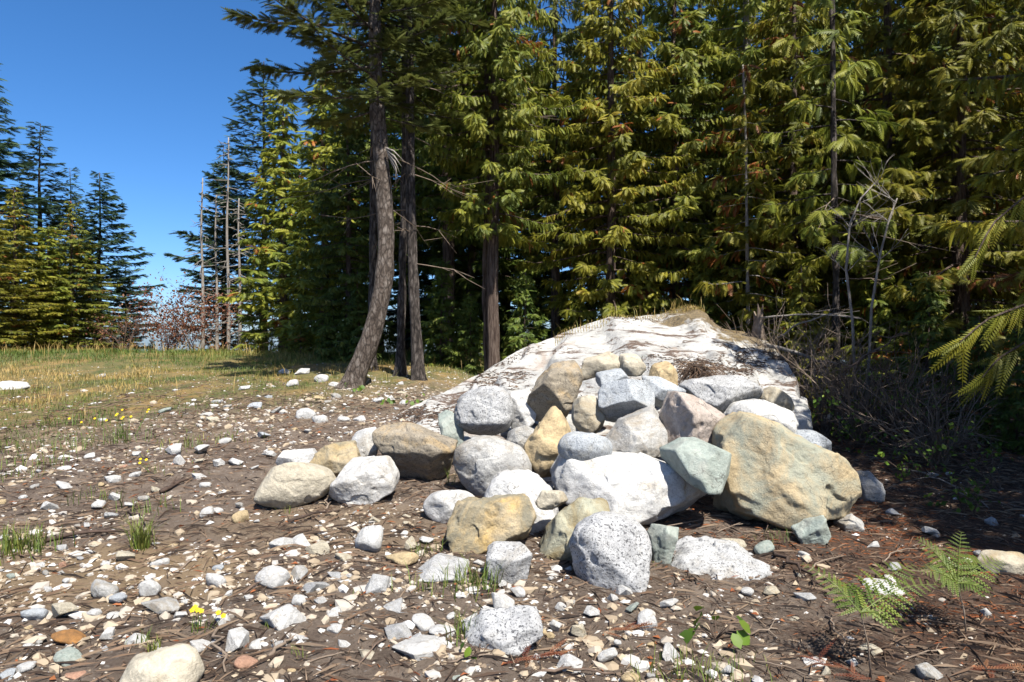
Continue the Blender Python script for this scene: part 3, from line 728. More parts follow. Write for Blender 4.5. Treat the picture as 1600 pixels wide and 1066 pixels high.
KIND = {'white': 'white angular stone', 'granite': 'black speckled granite stone', 'greyspeck': 'pale grey speckled stone', 'grey': 'grey stone', 'cream': 'cream stone',
        'tan': 'mottled tan stone', 'sand': 'sandy yellow stone', 'green': 'green grey stone', 'blue': 'blue grey stone', 'rust': 'rust orange stone shard', 'rose': 'pinkish stone', 'ochre': 'ochre stained stone'}
HAND = [  # px, py, w, h, material, own label or None
 (418,903,52,40,'white','angular white stone with bluish cracks among the front rubble'), (436,968,74,44,'white','bright white wedge stone with a dark undercut edge'), (585,915,42,46,'greyspeck','pointed grey and white stone standing upright in the rubble'),
 (575,842,50,52,'white','white triangular shard standing with a tan tip'), (626,874,52,26,'sand','flat sandy stone slab with dark underside in front of the pile'), (495,857,42,30,'cream','pale wedge stone tilted beside two white stones'), (437,850,38,32,'white',None), (470,846,38,26,'white',None),
 (190,873,40,28,'cream','cracked cream cobble next to a green weed stalk'), (155,922,46,32,'grey','rounded flat grey stone lying on sandy soil'), (180,935,26,18,'blue',None), (230,915,30,42,'white','tall white shard standing on the sandy patch'), (333,908,34,30,'white',None), (246,882,28,18,'white',None),
 (241,950,56,28,'grey','long grey brown shard pointing uphill beside the yellow flowers'), (100,1031,42,28,'green','cracked green grey stone near the rust orange shard'), (47,961,36,24,'blue','square blue grey stone at the sandy patch edge'), (92,955,40,36,'cream',None), (98,1002,52,20,'rust','rust orange elongated shard lying on the dirt'),
 (116,1057,40,14,'rose','flat pinkish stone near the cracked green stone'), (10,1058,32,20,'blue',None), (32,1046,34,18,'white',None), (163,990,22,24,'white',None), (208,1003,36,20,'white',None), (373,808,26,26,'sand','egg shaped yellow cobble below the smooth cream boulder'),
 (367,1000,42,44,'white','white split stone with a dark crack behind the big tan rock'), (308,1012,32,20,'white',None), (400,1010,28,22,'white',None), (380,1040,36,30,'rose',None), (1013,967,34,50,'white','tall white stone standing alone on dark litter'), (1048,945,30,22,'white',None), (890,1040,44,28,'white',None), (950,1027,34,18,'white',None),
 (1050,1018,28,32,'white','white stone beside the broad leaved weed'), (905,986,30,24,'cream',None), (868,978,20,24,'white',None), (925,955,26,16,'white',None), (978,925,30,24,'white',None), (955,935,24,18,'white',None), (990,952,24,18,'green',None), (1461,1052,42,30,'grey','smooth grey cobble beside the fallen brown cedar sprig'),
 (1262,934,34,18,'greyspeck',None), (1170,925,20,14,'white',None), (1206,923,26,16,'cream',None), (1198,858,32,24,'green','small pale green stone with a clean face beside the low white rock'), (1150,850,38,18,'cream',None), (1260,868,20,12,'white',None), (1390,925,60,16,'white','flat white stone lying in dappled shade between two ferns'),
 (1554,815,20,18,'blue','round blue grey cobble lying in deep shade'), (1460,830,26,14,'white',None), (1400,800,22,12,'white',None), (1362,1018,34,18,'cream',None), (1332,1036,22,18,'granite','black and white pebble near the leaning fern stem'), (1290,1050,22,16,'cream',None), (1548,958,22,16,'white',None),
 (620,950,50,28,'greyspeck',None), (690,893,88,36,'greyspeck','wide low speckled stone in front of the ochre boulder'), (652,1021,84,24,'white','long flat white stone sunk in dark soil'), (618,990,52,28,'greyspeck',None), (655,1003,40,18,'granite',None), (660,975,40,24,'white',None), (690,990,44,20,'white',None),
 (785,945,40,42,'white','white jagged shard in front of the cube shaped rock'), (765,962,34,30,'white',None), (808,925,24,20,'white',None), (735,970,26,22,'white',None), (612,912,24,22,'white',None), (490,920,48,26,'greyspeck',None), (465,895,34,28,'grey',None), (515,960,40,22,'white',None), (530,905,54,20,'greyspeck',None),
 (520,985,26,20,'white',None), (470,1000,20,14,'white',None), (570,1025,30,16,'cream',None), (465,940,22,26,'white',None), (500,940,20,22,'white',None), (320,800,22,20,'white',None), (675,878,14,13,'sand',None), (640,845,20,30,'cream',None), (665,845,30,16,'white',None), (585,815,26,14,'cream',None),
 (268,702,30,26,'white','bright white stone with a spike standing on the left slope'), (276,716,18,26,'white',None), (313,701,26,22,'white',None), (365,722,26,18,'white',None), (340,722,18,18,'white',None), (210,709,20,14,'white',None), (208,742,18,12,'white',None), (175,775,20,16,'white',None), (150,788,20,14,'white',None), (72,791,28,18,'white',None), (96,733,22,8,'white',None), (95,762,32,8,'white',None), (172,748,24,14,'white',None),
 (476,645,30,26,'white','white stone pair on the slope below the leaning fir'), (498,655,24,20,'white',None), (455,598,20,16,'white',None), (430,642,20,14,'grey',None), (395,634,24,14,'blue',None), (380,606,20,14,'white',None), (255,641,20,10,'green',None), (156,656,16,8,'white',None), (535,655,18,14,'white',None), (500,590,22,18,'white',None), (470,580,24,14,'white',None), (440,580,20,12,'white',None), (520,600,16,12,'white',None),
 (410,680,22,14,'blue',None), (560,655,20,12,'white',None), (590,625,18,12,'white',None), (612,622,16,12,'white',None), (630,628,14,10,'white',None), (330,655,24,14,'cream',None), (320,648,20,12,'white',None), (350,688,20,12,'white',None), (418,708,22,12,'white',None), (308,745,24,16,'white',None), (318,758,20,12,'white',None), (240,765,16,10,'cream',None),
]
hr = np.random.default_rng(77)
used = []
MARKS = [(460, 760, 'the smooth cream boulder'), (565, 760, 'the white chalky boulder'), (700, 800, 'the low white boulder'), (770, 830, 'the ochre stained boulder'), (795, 890, 'the cube shaped rock'), (955, 880, 'the speckled granite boulder'), (785, 990, 'the flat granite slab'), (245, 1040, 'the big half buried tan rock'),
 (312, 965, 'the yellow flowers'), (155, 922, 'the flat rounded grey stone'), (100, 1002, 'the rust orange shard'), (436, 968, 'the white wedge stone'), (575, 842, 'the white triangular shard'), (545, 610, 'the leaning fir'), (1130, 880, 'the low white rock in soil'), (1013, 967, 'the tall white standing stone'), (1362, 1010, 'the leaning fern'), (1511, 950, 'the upright fern'),
 (30, 850, 'the dense green weed clump'), (222, 850, 'the tall narrow weed'), (652, 1021, 'the long flat white stone'), (268, 702, 'the spiked white stone'), (185, 680, 'the flowers in the turf'), (1118, 1000, 'the broad leaved weed'), (585, 915, 'the pointed upright stone'), (476, 645, 'the white stone pair'), (373, 808, 'the yellow egg cobble'), (418, 903, 'the angular bluish cracked stone'),
 (275, 755, 'the short rotten log'), (1250, 760, 'the big tan boulder'), (640, 640, 'the outcrop foot'), (90, 760, 'the left end grass tufts'), (380, 620, 'the stony bank under the grass')]
MARKS[-2] = (90, 760, 'the grass tufts on bare soil')
def zone_of(px, py, w=20):
    m = min(MARKS, key=lambda q: (q[0] - px) ** 2 + 2.5 * (q[1] - py) ** 2)
    return ('lying near ' if abs(m[0] - px) > 60 else 'lying close beside ') + m[2]
def size_of(w, py):
    r_ = w / (8 + 0.055 * (py - 560))
    return 'tiny ' if r_ < 0.62 else 'small ' if r_ < 0.95 else ''
for px, py, w, h, mt, lab in HAND:
    lb = lab or size_of(w, py) + KIND[mt] + ' ' + zone_of(px, py)
    stone(px, py, w, h, mt, lb, None if lab else 'loose stones scattered on the ground', r=hr)
    used.append((px, py, max(w, h)))
def stone_density(px, py):
    if py < 700:
        return 1.0 if (px - 300) * 0.35 + 590 > py - 40 and 300 < px < 640 and py > 572 + max(0, (470 - px) * 0.55) * 0.7 else 0.05
    if px > 1080: return 0.10
    if px > 900 and py < 930: return 0.0
    if py < 800: return 0.75 if px < 600 else 0.0
    return 0.75 if px < 900 else 0.35
n_extra = 0
while n_extra < 178:
    px, py = hr.uniform(-20, 1560), hr.uniform(575, 1064)
    if hr.random() > stone_density(px, py): continue
    sz = hr.uniform(9, 17) * (0.55 + 0.55 * (py - 560) / 500) * (1.5 if hr.random() < 0.16 else 1)
    if any(abs(px - a) < (c + sz) * 0.5 and abs(py - bq) < (c + sz) * 0.42 for a, bq, c in used): continue
    mt = hr.choice(['white', 'cream', 'greyspeck', 'grey', 'sand', 'green', 'blue', 'rose'], p=[0.46, 0.15, 0.12, 0.10, 0.06, 0.04, 0.05, 0.02])
    stone(px, py, sz * hr.uniform(1, 1.5), sz * hr.uniform(0.6, 0.95), mt, size_of(sz, py) + KIND[mt] + ' ' + zone_of(px, py), 'loose stones scattered on the ground', r=hr)
    used.append((px, py, sz)); n_extra += 1

# gravel: thousands of pebbles nobody could count
d1, f1 = ico(1)
d0 = np.array([(1, 0, 0), (-1, 0, 0), (0, 1, 0), (0, -1, 0), (0, 0, 1), (0, 0, -1)], float)
f0 = np.array([(0, 2, 4), (2, 1, 4), (1, 3, 4), (3, 0, 4), (2, 0, 5), (1, 2, 5), (3, 1, 5), (0, 3, 5)])
def pebbles(n, fn, smin, smax, seed, shape=(d1, f1), ypow=1.7):
    d1, f1 = shape
    r = np.random.default_rng(seed)
    X = r.uniform(-9, 6.5, n * 6); Y = 2.0 + 12 * r.random(n * 6) ** ypow
    keep = (r.random(n * 6) < fn(X, Y)) & (np.abs(X) < Y * 0.86 + 0.6)
    X, Y = X[keep][:n], Y[keep][:n]
    m = len(X)
    sz = smin * (smax / smin) ** (r.random(m) ** 2.2)
    Z = gfine(X, Y)
    V = d1[None] * (1 + r.uniform(-0.35, 0.35, (m, len(d1), 1)))
    V = V * np.c_[np.ones(m), r.uniform(0.5, 0.95, m), r.uniform(0.3, 0.65, m)][:, None, :] * sz[:, None, None]
    a = r.uniform(0, 6.28, m); c, s = np.cos(a), np.sin(a)
    x, y = V[..., 0] * c[:, None] - V[..., 1] * s[:, None], V[..., 0] * s[:, None] + V[..., 1] * c[:, None]
    tl = r.uniform(-0.5, 0.5, m)[:, None]
    z = V[..., 2] + x * tl * 0.5
    V = np.stack([x + X[:, None], y + Y[:, None], z + (Z + sz * 0.05)[:, None]], -1).reshape(-1, 3)
    F = (f1[None] + (np.arange(m) * len(d1))[:, None, None]).reshape(-1, 3)
    return V, F, np.repeat(r.random(m), len(d1))
def stony(X, Y):
    p = np.c_[X, Y, X * 0]
    base = smooth(2.2, 0.3, X) * smooth(-0.32, 0.28, fbm(p * 1.2, 4, 91))
    base = base * (1 - 0.9 * smooth(0.2, 1.0, (Y - 9.0) * 0.30 + (-X - 3.6) * 0.45))
    return np.clip(base + 0.13, 0, 1)
V, F, t = pebbles(21000, stony, 0.006, 0.030, 5, (d0, f0))
V2, F2, t2 = pebbles(3600, lambda X, Y: stony(X, Y) ** 1.5 * (0.55 + 0.45 * smooth(6.0, 4.0, Y)) * smooth(11.5, 10.5, Y) * (np.hypot((X - 0.8) / 2.2, (Y - 6.2) / 1.9) > 1), 0.02, 0.062, 6, ypow=1.2)
V, F, t = np.vstack([V, V2]), np.vstack([F, F2 + len(V)]), np.concatenate([t, 0.22 + 0.78 * t2])
link('gravel', mesh_np('gravel', V, F, False, t), M['gravel'], kind='stuff', label='small mixed gravel and pebbles strewn over the brown soil', cat='gravel')

# ------------------------------------------------------------------ foliage sprays
def spray_template(npairs=7, ang=48, width=0.075, plen=0.40, droop=0.12, shrink=0.62, tri=False):
    V, F = [], []
    def blade(b, d, L, w):
        n = len(V)
        side = np.array([-d[1], d[0], 0.0])
        if tri:
            sg = 1 if d[1] >= 0 else -1
            for q in ((b, b + d * L * 0.5 - side * w * 1.9 * sg, b + d * L) if tri == 'cedar' else (b - side * w, b + side * w, b + d * L)):
                V.append((q[0], q[1], -droop * (q[0] ** 2 + 2.2 * q[1] ** 2)))
            F.append((n, n + 1, n + 2))
            return
        for q in (b, b + d * L * 0.45 + side * w, b + d * L, b + d * L * 0.45 - side * w):
            V.append((q[0], q[1], -droop * (q[0] ** 2 + 2.2 * q[1] ** 2)))
        F.extend([(n, n + 1, n + 2), (n, n + 2, n + 3)])
    for i in range(npairs):
        t = (i + 0.4) / (npairs + 0.4)
        for sgn in (-1, 1):
            a = R(ang) * sgn
            L = plen * (1 - shrink * t) * (0.75 + 0.25 * min(1, i / 2.0))
            blade(np.array([t * 0.92 + 0.03 * sgn, 0, 0.0]), np.array([math.cos(a), math.sin(a), 0.0]), L, width * 0.62)
    blade(np.array([0.0, 0, 0]), np.array([1.0, 0, 0]), 1.12, width * 0.4)
    return np.array(V, float), np.array(F, int)

CEDAR_T = spray_template(7, 40, 0.078, 0.46, 0.36, tri='cedar')
FIR_T = spray_template(7, 50, 0.085, 0.34, 0.08, 0.5, tri='fir')

def place_sprays(tmpl, pos, ax, up, scale, tint):
    V0, F0 = tmpl
    ax = ax / (np.linalg.norm(ax, axis=1, keepdims=True) + 1e-9)
    sd = np.cross(up, ax); sd /= np.linalg.norm(sd, axis=1, keepdims=True) + 1e-9
    nn = np.cross(ax, sd)
    m = len(pos)
    V = pos[:, None] + scale[:, None, None] * (V0[None, :, :1] * ax[:, None] + V0[None, :, 1:2] * sd[:, None] + V0[None, :, 2:] * nn[:, None])
    F = (F0[None] + (np.arange(m) * len(V0))[:, None, None]).reshape(-1, 3)
    return V.reshape(-1, 3), F, np.repeat(tint, len(V0))

def crown_and_limbs(H, z0, rad, n_br, per, kind, seed, trunk_at=lambda z: (0.0, 0.0), spray=0.5, thin=1.0, zmax=None, dens_pow=1.0, orange=0.02, top_taper=0.9, asym=None):
    """returns (foliage V, F, tint), list of limb polylines"""
    r = np.random.default_rng(seed)
    P, AX, UPV, SCL, TN, limbs = [], [], [], [], [], []
    for k in range(n_br):
        u = ((k + r.random()) / n_br) ** dens_pow
        z = z0 + (H - z0) * u
        if zmax and z > zmax: continue
        a = k * 2.39996 + r.uniform(-0.5, 0.5)
        prof = (1 - u) ** top_taper if kind != 'fir' else (1 - u) ** 0.85
        low = min(1.0, 0.55 + 1.8 * u)
        L = max(0.22, rad * prof * low * r.uniform(0.62, 1.2))
        if asym: L *= 1 + asym[1] * math.cos(a - asym[0])
        d = np.array([math.cos(a), math.sin(a), 0])
        tx, ty = trunk_at(z)
        base = np.array([tx, ty, z])
        t = np.linspace(0, 1, 6)[:, None]
        if kind == 'cedar':
            sag = L * r.uniform(0.25, 0.5)
            zz = 0.12 * L * t - sag * t ** 1.4 + 0.16 * L * t ** 4
        else:
            sag = L * (r.uniform(0.10, 0.32) * (1 - u) - 0.25 * u)
            zz = -sag * t ** 1.2 + 0.14 * L * t ** 3
        side = np.array([-d[1], d[0], 0])
        C = base + d * (t * L) + side * (r.uniform(-0.12, 0.12) * L * t ** 2) + np.array([0, 0, 1.0]) * zz
        limbs.append((C, max(0.006, 0.014 * L)))
        m = max(4, int(per * L * thin * r.uniform(0.8, 1.2) * (0.5 if z > 9.2 else 1.0) * (0.92 if kind == 'cedar' else 0.85)))
        s = r.random(m) ** 0.6 * 0.90 + 0.10
        idx = s * 5; i0 = np.clip(idx.astype(int), 0, 4); fr = (idx - i0)[:, None]
        pos = C[i0] * (1 - fr) + C[i0 + 1] * fr
        sg = r.choice([-1, 1], m)[:, None]
        if kind == 'cedar':
            ax = d * r.uniform(0.25, 1.0, (m, 1)) + side * sg * r.uniform(0.2, 1.0, (m, 1)) + np.array([0, 0, 1.0]) * r.uniform(-1.2, 0.1, (m, 1)) + r.normal(size=(m, 3)) * 0.22
            upv = np.array([0, 0, 1.0]) + d * r.uniform(0.0, 1.2, (m, 1)) + r.normal(size=(m, 3)) * 0.5
            pos = pos + side * sg * r.uniform(0, 0.16, (m, 1)) * L * (1.1 - s[:, None])
            sc = spray * r.uniform(0.55, 1.15, m)
        else:
            ax = d * r.uniform(0.4, 1.0, (m, 1)) + side * sg * r.uniform(0.3, 1.0, (m, 1)) + np.array([0, 0, 1.0]) * r.uniform(-0.45, 0.35, (m, 1))
            upv = np.array([0, 0, 1.0]) + r.normal(size=(m, 3)) * 0.45
            pos = pos + side * sg * r.uniform(0, 0.22, (m, 1)) * L * (1.05 - s[:, None])
            sc = spray * r.uniform(0.55, 1.1, m)
        bt = r.uniform(0.1, 0.7)
        tn = np.clip(bt * 0.55 + 0.45 * r.random(m) + 0.12 * (s - 0.5), 0, 0.92)
        if r.random() < orange * 2.5:
            tn = np.where(r.random(m) < 0.45, r.uniform(0.95, 1.0, m), tn)
        tn = np.where(r.random(m) < orange * 0.5, 0.97, tn)
        P.append(pos); AX.append(ax); UPV.append(upv); SCL.append(sc); TN.append(tn)
    tm = CEDAR_T if kind == 'cedar' else FIR_T
    return place_sprays(tm, np.vstack(P), np.vstack(AX), np.vstack(UPV), np.concatenate(SCL), np.concatenate(TN)), limbs

def trunk_soup(pts, rad, limbs, nside=10, limb_n=4, seed=0):
    s = Soup()
    pts = np.asarray(pts, float)
    m = 40
    q = (len(pts) - 1) * np.linspace(0, 1, m) ** 1.6
    P = np.stack([np.interp(q, np.arange(len(pts)), pts[:, c]) for c in range(3)], 1)
    for _ in range(2):
        P[1:-1] = (P[:-2] + 2 * P[1:-1] + P[2:]) / 4
    h = (P[:, 2] - P[0, 2]) / max(1e-6, P[-1, 2] - P[0, 2])
    rr = rad[0] + (rad[1] - rad[0]) * h
    rr = rr * (1 + 0.35 * np.exp(-(P[:, 2] - P[0, 2]) / 0.22)) + 0.006 * np.sin(q * 2.2 + seed)
    n0 = s.n
    s.tube(P, rr, nside)
    V = s.v[-1]
    ctr = np.repeat(P[:, :2], nside, 0); vv = V[:len(ctr), :2] - ctr; hh = V[:len(ctr), 2] - P[0, 2]
    th = np.arctan2(vv[:, 1], vv[:, 0])
    V[:len(ctr), :2] += vv * (0.75 * np.exp(-np.clip(hh, 0, None) / 0.14) * (0.5 + 0.5 * np.sin(th * 4 + seed)))[:, None]
    V[:, :2] += 0.16 * rad[0] * np.c_[fbm(V * 7, 3, seed), fbm(V * 7, 3, seed + 40)]
    for C, r0 in limbs:
        s.tube(C, np.linspace(r0, r0 * 0.3, len(C)), limb_n, cap=False)
    return s

# shared tree kinds -------------------------------------------------
KINDS = {}
def make_kind(key, H, z0, rad, n_br, per, kind, seed, trunk_r, **kw):
    (V, F, t), limbs = crown_and_limbs(H, z0, rad, n_br, per, kind, seed, **kw)
    crown = mesh_np('crown', V, F, False, t)
    r = np.random.default_rng(seed + 5)
    pts = [(r.uniform(-0.04, 0.04) * min(1, k), r.uniform(-0.04, 0.04) * min(1, k), H * k / 6 - (0.3 if k == 0 else 0)) for k in range(7)]
    trunk = trunk_soup(pts, (trunk_r, 0.012), limbs, seed=seed).mesh('trunk')
    KINDS[key] = (trunk, crown)
make_kind('cedar_a', 13.5, 0.7, 2.7, 200, 66, 'cedar', 21, 0.16, spray=0.235, orange=0.02)
make_kind('cedar_b', 12.0, 0.4, 2.4, 190, 66, 'cedar', 22, 0.14, spray=0.23, orange=0.03, asym=(4.5, 0.2))
make_kind('cedar_c', 14.5, 3.2, 2.6, 170, 60, 'cedar', 23, 0.18, spray=0.24, orange=0.02)
make_kind('cedar_slim', 9.0, 0.3, 1.35, 170, 46, 'cedar', 24, 0.10, spray=0.25, orange=0.02)
make_kind('fir_a', 13.0, 0.8, 2.6, 180, 50, 'fir', 25, 0.17, spray=0.40)
make_kind('fir_b', 10.0, 0.6, 2.3, 170, 54, 'fir', 26, 0.14, spray=0.36, asym=(0.2, 0.25))
make_kind('fir_open', 15.0, 2.5, 3.4, 150, 46, 'fir', 27, 0.2, spray=0.46, asym=(3.0, 0.2))
make_kind('sapling', 3.6, 0.1, 1.0, 80, 60, 'cedar', 28, 0.035, spray=0.20, orange=0.03)

def tree(key, px, D, height, leaf, bark, label, name='cedar_tree', group=None, rot=None, wide=1.0, cat='tree', x=None):
    tr, cr_ = KINDS[key]
    hk = max(w.co.z for w in (tr.vertices[i] for i in range(0, len(tr.vertices), 7)))
    X = (px - 800) / FPX * D if x is None else x
    g = gz(X, D)
    s = height / hk
    e = bpy.data.objects.new(name, None)
    COL.objects.link(e)
    e.empty_display_size = 0.2
    e.location = (X, D, g - 0.05)
    e.scale = (s * wide, s * wide, s)
    e.rotation_euler = (0, 0, rot if rot is not None else (px * 0.731) % 6.28)
    e['label'] = label; e['category'] = cat
    if group: e['group'] = group
    link('trunk', tr, M[bark], e)
    link('crown', cr_, M[leaf], e)
    return e

# trees across the crest, with open sky between them
GL = 'trees beyond the grassy crest'
tree('fir_a', -22, 25, 11.4, 'fir', 'barkdark', 'tallest dark fir at the outer end of the far tree group', 'fir_tree', GL, 0.3, 1.25)
tree('fir_a', 62, 28, 9.9, 'fir', 'barkdark', 'dark fir with pointed top behind the golden cedars', 'fir_tree', GL, 1.9, 1.35)
tree('fir_b', 155, 27, 7.6, 'fir', 'barkdark', 'blue green fir with open tiers next to the sky gap', 'fir_tree', GL, 0.1, 1.3)
tree('cedar_b', 112, 24, 5.7, 'cedar', 'barkred', 'yellow green cedar standing before the blue green fir', 'cedar_tree', GL, 2.0, 1.7)
tree('cedar_b', 22, 22, 5.6, 'cedargold', 'barkred', 'rusty golden cedar below the tallest dark fir', 'cedar_tree', GL, 4.0, 1.8)
tree('cedar_a', -40, 20, 5.4, 'cedargold', 'barkred', 'golden cedar at the very edge of the grass', 'cedar_tree', GL, 1.0, 2.0)
tree('cedar_slim', 75, 23, 4.6, 'cedar', 'barkred', 'short olive cedar in front of the pointed fir', 'cedar_tree', GL, 5.0, 2.0)
tree('fir_a', 110, 29, 8.4, 'fir', 'barkdark', 'dark fir tucked between the pointed fir and blue green fir', 'fir_tree', GL, 4.4, 1.2)
tree('fir_b', 196, 29, 4.2, 'fir', 'barkdark', 'low dark fir at the foot of the blue green fir', 'fir_tree', GL, 3.0, 1.4)
tree('fir_b', 238, 60, 2.9, 'fir', 'barkdark', 'tiny distant fir low in the sky gap', 'fir_tree', GL, 2.2, 1.2)
tree('fir_open', 412, 27, 12.0, 'fir', 'barkdark', 'tall dark fir rising behind the bare grey snags', 'fir_tree', None, 0.4, 1.15)
tree('fir_a', 350, 29, 9.4, 'fir', 'barkdark', 'smaller dark fir directly behind the bare grey snags', 'fir_tree', None, 3.4, 1.15)
tree('cedar_slim', 442, 19.5, 7.6, 'cedar', 'barkred', 'slim yellow green cedar beside the bare grey snags', 'cedar_tree', None, 1.1, 1.7)
tree('cedar_slim', 505, 17.5, 7.2, 'cedar', 'barkred', 'narrow olive cedar between the slim cedar and leaning fir', 'cedar_tree', None, 2.7, 1.6)

# the wood behind the outcrop
GW = 'cedars crowding behind the outcrop'
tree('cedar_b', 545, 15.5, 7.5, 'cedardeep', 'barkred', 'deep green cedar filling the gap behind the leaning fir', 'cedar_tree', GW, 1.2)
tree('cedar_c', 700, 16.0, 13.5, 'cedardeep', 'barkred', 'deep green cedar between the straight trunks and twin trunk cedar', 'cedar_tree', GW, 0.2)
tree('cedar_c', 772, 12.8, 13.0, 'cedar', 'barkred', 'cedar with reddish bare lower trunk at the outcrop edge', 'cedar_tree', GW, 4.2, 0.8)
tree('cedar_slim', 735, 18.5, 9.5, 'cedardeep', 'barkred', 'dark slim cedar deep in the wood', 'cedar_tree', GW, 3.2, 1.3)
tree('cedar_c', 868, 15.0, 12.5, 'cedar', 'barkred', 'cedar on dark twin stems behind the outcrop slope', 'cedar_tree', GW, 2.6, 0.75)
tree('cedar_a', 955, 13.6, 11.5, 'cedargold', 'barkred', 'yellow green cedar with rusty sprays above the outcrop crest', 'cedar_tree', GW, 5.6, 0.95)
tree('cedar_b', 1055, 14.2, 11.0, 'cedar', 'barkred', 'full green cedar directly behind the outcrop top', 'cedar_tree', GW, 0.9, 1.05)
tree('cedar_a', 1165, 14.4, 13.5, 'cedar', 'deadwood', 'tall cedar with pale grey stem showing between boughs', 'cedar_tree', GW, 2.1, 0.9)
tree('cedar_b', 1240, 12.6, 9.5, 'cedargold', 'barkred', 'golden green cedar behind the brush thicket', 'cedar_tree', GW, 3.9)
tree('cedar_a', 1385, 12.4, 12.0, 'cedargold', 'barkred', 'broad golden cedar beyond the bare white saplings', 'cedar_tree', GW, 0.5, 0.95)
tree('cedar_b', 1500, 10.8, 11.0, 'cedargold', 'barkred', 'shaded olive cedar beside the overhanging cedar boughs', 'cedar_tree', GW, 1.5, 1.1)
tree('cedar_a', 1640, 12.0, 12.0, 'cedargold', 'barkred', 'dark cedar at the end of the wood', 'cedar_tree', GW, 2.9, 1.1)
k = 0
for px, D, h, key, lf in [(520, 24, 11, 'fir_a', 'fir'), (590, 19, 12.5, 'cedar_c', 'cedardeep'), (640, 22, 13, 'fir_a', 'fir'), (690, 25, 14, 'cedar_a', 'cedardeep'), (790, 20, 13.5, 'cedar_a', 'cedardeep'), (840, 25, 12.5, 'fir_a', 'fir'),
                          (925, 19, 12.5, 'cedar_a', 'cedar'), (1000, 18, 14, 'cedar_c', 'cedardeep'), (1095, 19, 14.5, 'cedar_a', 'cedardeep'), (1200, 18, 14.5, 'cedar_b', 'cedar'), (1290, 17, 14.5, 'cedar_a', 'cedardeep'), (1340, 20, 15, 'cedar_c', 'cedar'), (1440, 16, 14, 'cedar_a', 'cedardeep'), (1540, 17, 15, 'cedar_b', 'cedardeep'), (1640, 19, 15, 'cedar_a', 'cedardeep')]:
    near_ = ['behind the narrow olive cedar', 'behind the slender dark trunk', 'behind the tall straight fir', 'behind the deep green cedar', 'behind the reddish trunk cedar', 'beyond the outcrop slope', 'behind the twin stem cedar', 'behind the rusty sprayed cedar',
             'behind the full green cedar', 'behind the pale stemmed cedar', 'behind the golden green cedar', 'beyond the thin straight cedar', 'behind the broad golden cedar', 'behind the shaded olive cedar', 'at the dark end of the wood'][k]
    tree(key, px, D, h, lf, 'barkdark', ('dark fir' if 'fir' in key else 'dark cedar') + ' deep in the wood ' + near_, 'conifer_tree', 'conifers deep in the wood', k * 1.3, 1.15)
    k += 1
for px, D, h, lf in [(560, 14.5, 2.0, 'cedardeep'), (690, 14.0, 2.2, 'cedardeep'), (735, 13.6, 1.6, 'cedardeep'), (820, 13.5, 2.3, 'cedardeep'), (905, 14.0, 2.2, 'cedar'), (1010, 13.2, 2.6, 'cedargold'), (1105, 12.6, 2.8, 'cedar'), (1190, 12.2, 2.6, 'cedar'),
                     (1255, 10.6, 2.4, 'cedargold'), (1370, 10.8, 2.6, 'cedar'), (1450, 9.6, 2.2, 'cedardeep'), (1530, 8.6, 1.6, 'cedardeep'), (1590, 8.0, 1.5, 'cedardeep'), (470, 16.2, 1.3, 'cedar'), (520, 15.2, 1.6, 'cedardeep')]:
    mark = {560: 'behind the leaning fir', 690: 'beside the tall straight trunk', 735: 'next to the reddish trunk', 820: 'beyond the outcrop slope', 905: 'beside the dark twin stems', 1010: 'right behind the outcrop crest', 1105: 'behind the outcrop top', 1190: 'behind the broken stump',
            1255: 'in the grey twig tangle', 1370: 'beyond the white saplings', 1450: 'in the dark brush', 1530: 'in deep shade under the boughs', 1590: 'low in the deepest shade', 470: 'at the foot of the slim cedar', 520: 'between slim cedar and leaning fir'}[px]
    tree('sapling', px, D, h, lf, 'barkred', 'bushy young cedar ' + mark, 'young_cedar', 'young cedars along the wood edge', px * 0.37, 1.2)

# ------------------------------------------------------------------ trees with their own trunks
def px_path(pts, D):
    return np.array([at(a, bq, D) for a, bq in pts])

